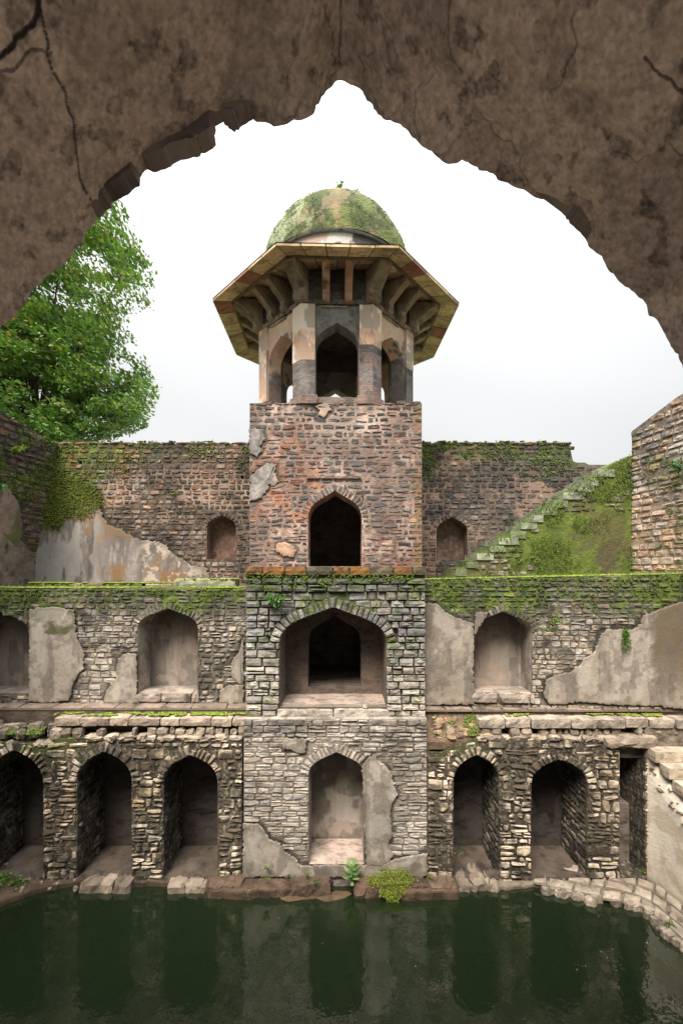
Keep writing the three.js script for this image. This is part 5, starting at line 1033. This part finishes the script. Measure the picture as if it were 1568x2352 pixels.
  const domeCol = (s, q) => {
    const u = s * 13.5, v = q * 3.4, e = nz(u * 2.2, v * 2.2, 1), n = nz(u * 0.9, v * 0.9, 0), fine = nz(u * 7, v * 7, 2);
    const left = sm(0.52, 0.4, s + 0.08 * (n - 0.5));
    let c = mix([0.05, 0.068, 0.024], [0.135, 0.165, 0.048], clamp(e * 1.5 - 0.3 + (fine - 0.5)));
    c = mix(c, mix([0.2, 0.24, 0.12], [0.42, 0.47, 0.33], fine), left * 0.75 * sm(0.42, 0.58, e));
    c = mix(c, [0.3, 0.22, 0.15], 0.5 * sm(0.64, 0.72, nz(u * 1.3, v * 1.3, 2)));
    c = mix(c, [0.45, 0.24, 0.17], sm(0.014, 0.006, Math.abs(s - 0.503 + 0.012 * (fine - 0.5)) * 2.6) * sm(0.24, 0.17, q) * 0.4);
    return mix(c, mix([0.24, 0.16, 0.075], [0.4, 0.27, 0.15], clamp(fine * 1.2 + e - 0.6)), brownAt(s, q));
  };
  const dm = put('dome', dome, mat(paint(1024, 256, domeCol), { bump: 0.03 }), t);
  const items = [];
  for (let k = 0; k < 3200; k++) { const s = rr(R, 0.2, 0.8), q = rr(R, 0.02, 0.62); if (R() > (1 - brownAt(s, q)) * 0.9 + 0.05 || nz(s * 28, q * 7, 1) < 0.45) continue; const a = q * Math.PI / 2, ph = s * Math.PI * 2 + Math.PI, r = 2.24 * Math.cos(a), z = rr(R, 0.007, 0.016); items.push({ p: [C[0] + Math.sin(ph) * r, rel(8.77) + 2.26 * Math.sin(a), C[1] + Math.cos(ph) * r], s: [z, z, z], e: [R() * 6, R() * 6, 0], c: tone(R, 0.7, 1.2, s < 0.46 && R() < 0.6 ? [0.26, 0.31, 0.17] : pick(R, MOSS)) }); }
  scatter('moss', lumpGeo, mossMat, items, t, { kind: 'stuff' });
  const ceil = new THREE.CylinderGeometry(AP, AP, 0.1, 8); ceil.rotateY(yaw * Math.PI / 180 + Math.PI / 8); ceil.translate(C[0], rel(7.62), C[1]); put('ceiling', tint(stoneUV(ceil), [0.12, 0.1, 0.09]), mRock, t);
  plant('bright fern sprig growing near the crown of the dome', [C[0] + 0.12, rel(8.77) + 1.98, C[1] + 1.02], { n: 9, h: 0.2, spread: 0.12, leaf: 0.08, seed: 611, name: 'fern' });
  plant('small yellow green tuft on the dome beside the fern sprig', [C[0] + 0.62, rel(8.77) + 1.84, C[1] + 1.1], { n: 10, h: 0.06, spread: 0.18, leaf: 0.05, seed: 613, pal: [[0.34, 0.46, 0.05], [0.26, 0.4, 0.04]], name: 'fern' });
}

// ---------------------------------------------------------------- the arch over the camera
{
  const R = rng(701), Z0 = 1.4, half = (a) => a.map((p) => [p[0] / 2, p[1] / 2]);
  const Lp = [[-150, 2360], [-150, 1350], [-140, 1120], [-110, 960], [-58, 850], ...half([[0, 1512], [36, 1480], [80, 1440], [140, 1360], [200, 1280], [270, 1235], [330, 1180], [380, 1120], [415, 1040], [455, 1000], [500, 940], [545, 905], [600, 862], [650, 822], [690, 775], [745, 715], [820, 672], [880, 655], [925, 610], [965, 562], [1010, 556], [1040, 545], [1085, 540], [1120, 545], [1160, 556], [1185, 572], [1220, 565], [1260, 583], [1310, 568], [1385, 553], [1440, 520], [1470, 475], [1500, 430], [1530, 395], [1568, 372], [1580, 368]])];
  const Rp = [...half([[0, 368], [10, 366], [50, 388], [90, 405], [130, 465], [200, 545], [260, 580], [330, 630], [370, 670], [420, 710], [470, 740], [510, 760], [555, 738], [590, 755], [630, 785], [690, 805], [740, 835], [800, 865], [850, 880], [910, 905], [985, 945], [1040, 985], [1100, 1050], [1125, 1105], [1125, 1130], [1170, 1165], [1210, 1210], [1240, 1250], [1280, 1285], [1340, 1350], [1380, 1390], [1410, 1450], [1460, 1505], [1500, 1568]]).map((p) => [p[0] + 784, p[1]]), [1568, 832], [1622, 925], [1662, 1040], [1692, 1160], [1702, 1350], [1702, 2360]];
  const toXY = (p) => [X(p[0], Z0), Y(p[1], Z0)];
  const resample = (P0, n) => { const Q = P0.map(toXY), l = [0]; for (let i = 1; i < Q.length; i++) l.push(l[i - 1] + Math.hypot(Q[i][0] - Q[i - 1][0], Q[i][1] - Q[i - 1][1])); const o = []; for (let k = 0; k < n; k++) { const s = k / (n - 1) * l[l.length - 1]; let i = 1; while (i < l.length - 1 && l[i] < s) i++; const t = (s - l[i - 1]) / (l[i] - l[i - 1]); o.push([lerp(Q[i - 1][0], Q[i][0], t), lerp(Q[i - 1][1], Q[i][1], t)]); } return o; };
  const N = 330, A = resample(Lp, N), Bq = resample(Rp, N);
  const smoothH = (P0) => P0.map((_, i) => { const w = Math.min(42, i, P0.length - 1 - i); let x = 0, y = 0; for (let k = -w; k <= w; k++) { x += P0[i + k][0]; y += P0[i + k][1]; } return [x / (2 * w + 1), y / (2 * w + 1)]; });
  const jag = [...A, ...Bq.slice(1)], smo = [...smoothH(A), ...smoothH(Bq).slice(1)], n = jag.length;
  const nor = smo.map((_, i) => { const p = smo[Math.max(0, i - 3)], q = smo[Math.min(n - 1, i + 3)], L = Math.hypot(q[0] - p[0], q[1] - p[1]); return [-(q[1] - p[1]) / L, (q[0] - p[0]) / L]; });   // outwards
  const arc = [0]; for (let i = 1; i < n; i++) arc.push(arc[i - 1] + Math.hypot(smo[i][0] - smo[i - 1][0], smo[i][1] - smo[i - 1][1]));
  const T = arc[n - 1], apexS = arc[N - 1];
  const zs = [-1.4, -1.385, -1.36, -1.33, -1.29, -1.25, -1.2, -1.15, -1.1, -1.05, -1, -0.95, -0.9, -0.84, -0.78, -0.7, -0.6, -0.5, -0.35, -0.2, 0.05, 0.35, 0.8], bl = [1, 0.85, 0.5, 0.25, 0.1, 0.03];
  const pos = [], uv = [], uv1 = [], idx = [];
  for (let j = 0; j < zs.length; j++) for (let i = 0; i < n; i++) {
    const b = bl[j] ?? 0, k = arc[i], o = (1 - b) * 0.012 + 0.03 * (nz(k * 2.4, zs[j] * 2.4, 1) - 0.5) * (1 - b * 0.7) + 0.012 * (nz(k * 9, zs[j] * 9, 2) - 0.5) + (j === 0 ? 0.014 * (nz(k * 19, 3, 0) - 0.5) + 0.012 * (nz(k * 47, 5, 1) - 0.5) : 0);
    pos.push(lerp(smo[i][0], jag[i][0], b) + nor[i][0] * o, lerp(smo[i][1], jag[i][1], b) + nor[i][1] * o, zs[j]);
    uv.push(k / T, (zs[j] + 1.4) / 1.2); uv1.push(k * 2.2, zs[j] * 2.2);
  }
  for (let j = 0; j < zs.length - 1; j++) for (let i = 0; i < n - 1; i++) { const a = j * n + i; idx.push(a, a + 1, a + n, a + 1, a + n + 1, a + n); }
  const g = new THREE.BufferGeometry(); g.setAttribute('position', new THREE.Float32BufferAttribute(pos, 3)); g.setAttribute('uv', new THREE.Float32BufferAttribute(uv, 2)); g.setAttribute('uv1', new THREE.Float32BufferAttribute(uv1, 2)); g.setIndex(idx); g.computeVertexNormals();
  // where a point of the print falls on the soffit: (arc, z)
  const soffit = (d) => { const r = [(d[0] - CX) / F, -(d[1] - CY) / F], want = Math.atan2(r[0], r[1]); let lo = 0, hi = n - 1; while (hi - lo > 1) { const m = (lo + hi) >> 1; if (Math.atan2(smo[m][0], smo[m][1] - E) < want) lo = m; else hi = m; } return [arc[lo], -Math.hypot(smo[lo][0], smo[lo][1] - E) / Math.hypot(...r)]; };
  const line = (p) => p.map(soffit);
  const thick = line([[-20, 158], [20, 122], [48, 100], [55, 85], [75, 62], [95, 40], [108, 25], [104, -30]]), thin = line([[106, 30], [114, 75], [128, 128], [136, 170], [160, 210], [172, 250], [186, 290], [184, 340], [190, 385], [205, 440], [225, 480]]), thin2 = line([[-20, 175], [20, 165], [52, 150], [75, 125], [110, 118], [130, 125]]), right = line([[1472, 142], [1500, 172], [1540, 205], [1580, 235]]), mid = line([[787, -20], [788, 60], [789, 150]]);
  const patches = [[1180, 150, 90, 55], [1290, 335, 55, 80], [1110, 90, 70, 60], [1010, 240, 45, 22], [720, 150, 90, 70], [1190, 190, 40, 90], [880, 200, 110, 60]].map((p) => [soffit([p[0], p[1]]), p[2], p[3]]);
  const rel = (s, z) => 0.5 * nz(s * 7, z * 7, 0) + 0.3 * nz(s * 22, z * 22, 1) + 0.25 * nz(s * 60, z * 60, 2);
  const crackAt = (s, z) => { const p = [s + 0.012 * (nz(s * 30, z * 30, 0) - 0.5), z + 0.012 * (nz(s * 30, z * 30, 1) - 0.5)];  return Math.max(sm(0.006, 0.003, edgeDist(p, thick, false)), 0.8 * sm(0.0024, 0.001, edgeDist(p, thin, false)), 0.6 * sm(0.003, 0.0012, edgeDist(p, thin2, false)), 0.7 * sm(0.0024, 0.001, edgeDist(p, right, false)), 0.5 * sm(0.003, 0.001, edgeDist(p, mid, false))); };
  const patchAt = (s, z) => { let m = sm(0.535, 0.55, nz(s * 3.2, z * 3.2, 2)) * (s > apexS ? 0.9 : 0.25); for (const [c] of patches) m = Math.max(m, sm(0.1, 0.09, Math.hypot(s - c[0], (z - c[1]) * 1.3) + 0.16 * (nz(s * 8, z * 8, 0) - 0.5))); return m; };
  const MW = 2048, MH = 512, place = (s, q) => [s * T, q * 1.2 - 1.4];
  const map = paint(MW, MH, (s, q) => {
    const [a, z] = place(s, q), e = nz(a * 30, z * 30, 1), f = nz(a * 90, z * 90, 2), m = patchAt(a, z);
    let c = mix([0.46, 0.365, 0.3], [0.57, 0.46, 0.385], clamp(nz(a * 2, z * 2, 1) * 1.3 - 0.15));
    c = mix(c, [0.64, 0.53, 0.43], 0.6 * m);
    c = mix(c, [0.26, 0.205, 0.17], 0.4 * sm(0.58, 0.68, nz(a * 4.5, z * 4.5, 0)));
    const k = 0.92 + 0.4 * (e - 0.5) + 0.55 * (f - 0.5) - 0.35 * sm(0.68, 0.76, nz(a * 16, z * 16, 2)); c = c.map((x) => x * k);
    return mix(c, [0.025, 0.02, 0.016], crackAt(a, z));
  }, THREE.MirroredRepeatWrapping);
  const bump = grey(MW, MH, (s, q) => { const [a, z] = place(s, q); return 0.25 + 0.5 * rel(a, z) + 0.2 * patchAt(a, z) - 0.5 * crackAt(a, z); }, THREE.MirroredRepeatWrapping);
  const m = new THREE.MeshStandardMaterial({ map, bumpMap: bump, bumpScale: 0.035, roughness: 0.95, vertexColors: true, side: THREE.DoubleSide });
  const t = thing('vaulted_archway', 'dark plastered pointed archway with a crumbling edge framing the view', 'archway', [0, E - 1.6, -1.4]);
  put('vault', tint(g, [1, 1, 1]), m, t);
  // broken stones showing at the edge
  const dark = [[[345, 402], [352, 385], [380, 360], [420, 342], [448, 325], [482, 283], [500, 290], [497, 322], [501, 347], [482, 360], [450, 372], [420, 380], [385, 400], [365, 407]], [[509, 281], [530, 272], [560, 272], [585, 286], [566, 298], [543, 316], [528, 307], [517, 294]], [[222, 512], [262, 470], [300, 432], [322, 415], [335, 402], [328, 420], [327, 437], [300, 456], [268, 474], [238, 510]], [[1225, 448], [1265, 470], [1300, 500], [1330, 530], [1346, 554], [1336, 556], [1305, 525], [1278, 492], [1250, 470]]];
  for (const pl of dark) {
    const pts = ragged(pl.map((p) => { const s = 1.415; return [X(p[0], s), Y(p[1], s)]; }), R, 0.004, 0.016); if (THREE.ShapeUtils.isClockWise(pts.map((q) => new THREE.Vector2(...q)))) pts.reverse();
    const gg = new THREE.ExtrudeGeometry(shapeOf(pts), { depth: 0.05, bevelEnabled: true, bevelThickness: 0.006, bevelSize: 0.004, bevelOffset: -0.003, bevelSegments: 1 }); gg.translate(0, 0, -1.415 + 0.02);
    put('broken_stone', tint(stoneUV(gg), tone(R, 0.8, 1.2, [0.26, 0.215, 0.19])), mRock, t);
  }
  const fh = smo.map((p, i) => [p[0] + nor[i][0] * 0.035, p[1] + nor[i][1] * 0.035]).filter((_, i) => i % 3 === 0 || i === n - 1);
  fh[0][1] = fh[fh.length - 1][1] = E - 1.64;
  const fg = new THREE.ExtrudeGeometry(shapeOf([[-9.75, -0.4], [9, -0.4], [9, E + 4.6], [-9.75, E + 4.6]], [fh]), { depth: 0.3, bevelEnabled: false }); fg.translate(0, 0, -1.39);
  put('outer_wall', tint(stoneUV(fg), [0.32, 0.27, 0.22]), mRock, t);
  put('passage_floor', box(-1.6, 1.6, E - 1.75, E - 1.6, -1.38, 0.8, [0.3, 0.25, 0.2]), mRock, t);
  
}

// ---------------------------------------------------------------- tree behind the parapet
{
  const R = rng(801), Z = 23, k = Z / F, t = thing('broadleaf_tree', 'tall broadleaf tree with bright green crown beyond the parapet wall', 'tree', [X(60, Z), E + 2.2, -Z - 1]);
  const bark = new THREE.MeshStandardMaterial({ color: new THREE.Color().setRGB(0.07, 0.055, 0.045), roughness: 1 });
  const edge = [[440, 260], [490, 300], [530, 325], [600, 340], [650, 348], [700, 346], [745, 325], [800, 318], [850, 335], [890, 362], [930, 352], [965, 345], [990, 320], [1005, 255], [1035, 215], [1080, 150]];
  const lim = (y) => { if (y < edge[0][0]) return 230; for (let i = 1; i < edge.length; i++) if (y < edge[i][0]) return lerp(edge[i - 1][1], edge[i][1], (y - edge[i - 1][0]) / (edge[i][0] - edge[i - 1][0])); return 140; };
  const root = new THREE.Vector3(X(60, Z), E + 2.2, -Z - 1), limbs = [], tips = [];
  const tube = (pts, r0, r1) => { const c = new THREE.CatmullRomCurve3(pts), s = 10, g = new THREE.TubeGeometry(c, s, 1, 6); const p = g.attributes.position; for (let i = 0; i <= s; i++) { const q = c.getPointAt(i / s), r = lerp(r0, r1, i / s); for (let j = 0; j <= 6; j++) { const a = i * 7 + j; p.setXYZ(a, q.x + (p.getX(a) - q.x) * r, q.y + (p.getY(a) - q.y) * r, q.z + (p.getZ(a) - q.z) * r); } } g.computeVertexNormals(); return g; };
  put('trunk', tube([root, root.clone().add(new THREE.Vector3(0.2, 3, 0)), root.clone().add(new THREE.Vector3(0.1, 7, 0.2))], 0.5, 0.3), bark, t);
  const cand = [];
  for (let tries = 0; tries < 20000 && cand.length < 2200; tries++) {
    const y = rr(R, 400, 1075), x = rr(R, -330, 370), dep = rr(R, -4.2, 3.2); if (x > lim(y) - 18) continue;
    const w = 1 - ((x - 20) / 400) ** 2; if (Math.abs(dep) > 4.4 * Math.sqrt(Math.max(0, w))) continue;
    if (nz(x / 70, y / 60, 1) < 0.34 + (y < 720 && x > 120 ? 0.1 : 0) && R() < 0.85) continue;
    cand.push([x, y, dep]);
  }
  for (const c of cand) tips.push(new THREE.Vector3(X(c[0], Z - c[2]), Y(c[1], Z - c[2]), -(Z - c[2])));
  const crown = root.clone().add(new THREE.Vector3(0.1, 7, 0.2));
  tips.forEach((tp, i) => { if (i % 28) return; const a = root.clone().lerp(crown, rr(R, 0.5, 1)), m = a.clone().lerp(tp, 0.5); m.y += 0.6; m.x += (R() - 0.5) * 0.8; limbs.push(tube([a, m, tp], 0.08, 0.015)); });
  put('limbs', mergeGeometries(limbs), bark, t);
  const L = [];
  for (const tp of tips) {
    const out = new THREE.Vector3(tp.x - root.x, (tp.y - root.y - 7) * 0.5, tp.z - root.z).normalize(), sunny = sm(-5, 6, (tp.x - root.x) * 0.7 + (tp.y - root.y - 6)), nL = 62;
    for (let i = 0; i < nL; i++) {
      const s = R(), sp = 0.6, p = [tp.x + out.x * s * 0.5 + (R() - 0.5) * sp * 1.7, tp.y + (R() - 0.5) * sp * 0.75 - s * s * 0.4, tp.z + out.z * s * 0.5 + (R() - 0.5) * sp * 1.7];
      const d = [CX + F * p[0] / -p[2], CY - F * (p[1] - E) / -p[2]]; if (d[0] > lim(d[1]) + 14) continue;
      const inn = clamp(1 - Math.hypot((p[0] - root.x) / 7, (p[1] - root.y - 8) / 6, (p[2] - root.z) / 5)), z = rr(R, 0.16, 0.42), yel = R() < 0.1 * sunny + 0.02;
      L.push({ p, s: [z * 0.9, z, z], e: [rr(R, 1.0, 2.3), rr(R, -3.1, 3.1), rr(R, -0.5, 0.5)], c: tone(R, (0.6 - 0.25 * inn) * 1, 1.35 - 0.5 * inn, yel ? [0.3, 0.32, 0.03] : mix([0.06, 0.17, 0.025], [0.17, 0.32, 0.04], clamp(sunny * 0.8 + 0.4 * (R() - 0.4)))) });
    }
  }
  scatter('crown', leafGeo, leafMat, L, t, { kind: 'stuff' }); 
}

// ---------------------------------------------------------------- plants
{
  // the leafy plant before the lowest niche: every leaf its own piece
  const base = [X(808, 9.75), 0.22, -9.72], t = thing('leafy_plant', 'young plant with broad pale green leaves before the lowest niche', 'plant', base), R = rng(901);
  const stem = new THREE.TubeGeometry(new THREE.QuadraticBezierCurve3(new THREE.Vector3(...base), new THREE.Vector3(base[0] + 0.01, base[1] + 0.22, base[2]), new THREE.Vector3(base[0] - 0.02, base[1] + 0.45, base[2] + 0.02)), 6, 0.008, 5);
  put('stem', stem, new THREE.MeshStandardMaterial({ color: 0x5d7a35, roughness: 0.8 }), t);
  const lg = (() => { const o = [], ix = [], prof = [[0, 0.02], [0.15, 0.09], [0.4, 0.2], [0.65, 0.19], [0.85, 0.1], [1, 0.0]]; prof.forEach((p, i) => { const d = -0.12 * p[0] * p[0]; o.push(-p[1], p[0], d + 0.03, 0, p[0], d, p[1], p[0], d + 0.03); if (i) { const a = (i - 1) * 3; ix.push(a, a + 1, a + 3, a + 1, a + 4, a + 3, a + 1, a + 2, a + 4, a + 2, a + 5, a + 4); } }); const g = new THREE.BufferGeometry(); g.setAttribute('position', new THREE.Float32BufferAttribute(o, 3)); g.setIndex(ix); g.computeVertexNormals(); return g; })();
  const ms = [[0.26, 0.42, 0.13], [0.36, 0.52, 0.18], [0.2, 0.36, 0.1]].map((c) => new THREE.MeshPhysicalMaterial({ color: new THREE.Color().setRGB(...c), roughness: 0.6, transmission: 0.3, thickness: 0, side: THREE.DoubleSide }));
  for (let i = 0; i < 17; i++) { const h = i / 17, a = i * 2.4, s = rr(R, 0.2, 0.28) * (h > 0.85 ? 0.75 : 1); const m = new THREE.Mesh(lg, ms[i % 3]); m.name = 'leaf'; m.position.set(-0.02 * h, 0.06 + 0.38 * h, 0.02); m.rotation.order = 'YXZ'; m.rotation.set(1.45 - 0.75 * h + 0.3 * (R() - 0.5), a, 0); m.scale.setScalar(s); m.castShadow = m.receiveShadow = true; t.add(m); }
}
{ // yellow green shrub spilling over the ledge
  const R = rng(911), base = [X(905, 9.6), 0.25, -9.62], t = thing('creeping_shrub', 'yellow green creeping shrub spilling over the rock ledge into the pool', 'shrub', base), L = [], st = [];
  for (let i = 0; i < 7000; i++) {
    const dx = rr(R, 842, 958), dy = rr(R, 1995, 2074), c = Math.hypot((dx - 898) / (dy > 2035 ? 32 : 58), (dy - 2022) / (dx > 870 && dx < 935 ? 52 : 24)); if (c + 0.5 * (nz(dx / 14, dy / 14, 1) - 0.5) > 1) continue;
    const Z = dy > 2055 ? 9.47 : lerp(9.85, 9.47, clamp((dy - 1995) / 60)) , p = [X(dx, Z), Math.max(0.015, Y(dy, Z)), -Z + rr(R, -0.04, 0.06)], s = rr(R, 0.028, 0.055);
    L.push({ p, s: [s * 1.2, s, s], e: [rr(R, 0.3, 1.6), rr(R, -3, 3), 0], c: tone(R, 0.75, 1.2, pick(R, [[0.5, 0.6, 0.05], [0.58, 0.64, 0.07], [0.36, 0.5, 0.05]])) });
  }
  scatter('foliage', leafGeo, leafMat, L, t, { kind: 'stuff' });
  for (let i = 0; i < 9; i++) st.push(new THREE.TubeGeometry(new THREE.QuadraticBezierCurve3(new THREE.Vector3(...base), new THREE.Vector3(base[0] + rr(R, -0.3, 0.3), 0.3, base[2] + 0.08), new THREE.Vector3(base[0] + rr(R, -0.45, 0.45), rr(R, 0.05, 0.4), base[2] + 0.1)), 4, 0.005, 4));
  put('stems', mergeGeometries(st), new THREE.MeshStandardMaterial({ color: 0x6a7a2c, roughness: 0.9 }), t);
}
const wp = (f, dx, dy, n = 0.08) => { const a = onWall(f, dx, dy, n), v = at3(f, a[0], a[1], n); return [v.x, v.y, v.z]; };
plant('round green bush growing from the wall left of the wide middle arch', wp(fMid, 637, 1398), { n: 46, h: 0.34, spread: 0.26, leaf: 0.11, per: 11, seed: 921, pal: [[0.3, 0.55, 0.18], [0.4, 0.62, 0.25], [0.2, 0.42, 0.1]], category: 'bush', name: 'wall_bush' });
plant('trailing green creeper hanging down the tier wall towards the stained plaster', wp(fT2R, 1432, 1440), { n: 20, h: 0.66, spread: 0.14, leaf: 0.07, per: 14, droop: 1, seed: 923, name: 'hanging_creeper', category: 'creeper' });
plant('light green fern on the tier wall above the niche side masonry', wp(fT2R, 1268, 1440), { n: 14, h: 0.4, spread: 0.22, leaf: 0.085, seed: 925, pal: [[0.24, 0.46, 0.08], [0.34, 0.52, 0.1]], name: 'fern' });
plant('lower small fern beneath the light green fern on the tier wall', wp(fT2R, 1256, 1452), { n: 10, h: 0.12, spread: 0.24, leaf: 0.07, seed: 926, name: 'fern' });
plant('bluish green bush sprouting high on the pale side wall', wp(fSR, 1558, 1090), { n: 22, h: 0.3, spread: 0.25, leaf: 0.1, seed: 927, out: [-1, 0, 0.3], pal: [[0.1, 0.32, 0.1], [0.16, 0.4, 0.14]], name: 'wall_bush', category: 'bush' });
plant('weeds growing on the bank before the first dark bay', [X(10, 10.2), 0.13, -10.1], { n: 40, h: 0.25, spread: 0.7, leaf: 0.075, per: 8, seed: 931, pal: [[0.14, 0.38, 0.04], [0.22, 0.48, 0.06]], name: 'weed_clump', category: 'weeds' });
plant('smaller weed clump beside the foot of the first rubble pier', [X(62, 10), 0.13, -9.95], { n: 18, h: 0.1, spread: 0.35, leaf: 0.065, per: 7, seed: 932, name: 'weed_clump', category: 'weeds' });
const ledge = [[572, 2044, 'weed at the broken end of the rock ledge, below the rubble pier'], [515, 2008, 'weed against the base of the last rubble pier before the tower'], [613, 2016, 'first small weed along the tower foot'], [668, 2012, 'low weed on the ledge left of the niche plant'], [704, 2008, 'bright weed at the plaster foot nearest the niche'], [727, 2026, 'tiny lone sprout on the front of the rock ledge'], [985, 2010, 'weed trailing between the creeping shrub and the right arcade'], [1052, 1960, 'fern inside the first bay of the right arcade'], [1470, 2000, 'small dark weed by the lintelled doorway threshold'], [1530, 2122, 'yellow green tuft on the paved bank nearest the water corner'], [612, 1995, 'thin weed against the smooth plaster base of the tower']];
ledge.forEach(([dx, dy, label], i) => { const Z = dy > 2100 ? 8.7 : dx > 1460 ? 9.75 : dx > 1040 ? 10.1 : 9.62 + (dy < 2012 ? 0.2 : 0); plant(label, [X(dx, Z), Math.max(0.1, Y(dy, Z)), -Z], { n: 9, h: 0.09, spread: 0.12, leaf: 0.05, per: 6, seed: 940 + i, name: 'weed', group: 'small weeds on the shore' }); });
const ferns = [[1175, 1035, 0, 'fern patch high on the dark parapet wall near the tower'], [1118, 1052, 0, 'yellow green fern below the coping of the dark parapet wall'], [705, 1110, 1, 'bright single fern in the peeling brown parapet wall']];
plant('fern spray high on the dark parapet wall nearest the tower corner', wp(fTop, 1015, 1042), { n: 16, h: 0.2, spread: 0.35, leaf: 0.09, seed: 961, name: 'fern' });
plant('leafy fern on the dark parapet wall, second from the tower corner', wp(fTop, 1070, 1058), { n: 16, h: 0.2, spread: 0.32, leaf: 0.09, seed: 962, name: 'fern' });
plant('small bright fern amid bare stones of the peeling parapet wall', wp(fTop, 404, 1143), { n: 8, h: 0.14, spread: 0.15, leaf: 0.08, seed: 963, name: 'fern' });
plant('leafy clump at the top of the moss cushion by the tree corner', wp(fTop, 88, 1090, 0.2), { n: 18, h: 0.3, spread: 0.32, leaf: 0.11, seed: 964, pal: [[0.14, 0.36, 0.09], [0.2, 0.42, 0.1]], name: 'fern' });
plant('leafy clump on the dark side wall at the picture edge', wp(fSL, 4, 1132, 0.15), { n: 20, h: 0.3, spread: 0.35, leaf: 0.11, out: [1, 0, 0.3], seed: 965, pal: [[0.12, 0.36, 0.1], [0.2, 0.42, 0.1]], name: 'fern' });
plant('yellow green weeds hanging on the upper dark side wall', wp(fSL, 30, 1045, 0.12), { n: 24, h: 0.22, spread: 0.5, leaf: 0.08, out: [1, 0, 0.3], seed: 966, pal: [[0.3, 0.46, 0.04], [0.22, 0.38, 0.04]], name: 'fern' });
{ // fallen leaves on the pool
  const R = rng(971), t = new THREE.Group(); t.name = 'fallen_leaves'; t.userData = { kind: 'stuff', label: 'few yellow fallen leaves floating on the dark pool' }; scene.add(t);
  const L = []; for (let i = 0; i < 26; i++) { const d = onWater([i < 18 ? rr(R, 1280, 1540) : rr(R, 600, 1250), rr(R, 2085, 2230)]); const s = rr(R, 0.02, 0.04); L.push({ p: [d[0], 0.004, -d[1]], s: [s, s, s], e: [-1.5, rr(R, -3, 3), 0], c: pick(R, [[0.5, 0.36, 0.05], [0.42, 0.2, 0.05], [0.55, 0.5, 0.2]]) }); }
  scatter('leaf_scatter', leafGeo, leafMat, L, t);
}

renderer.render(scene, camera);
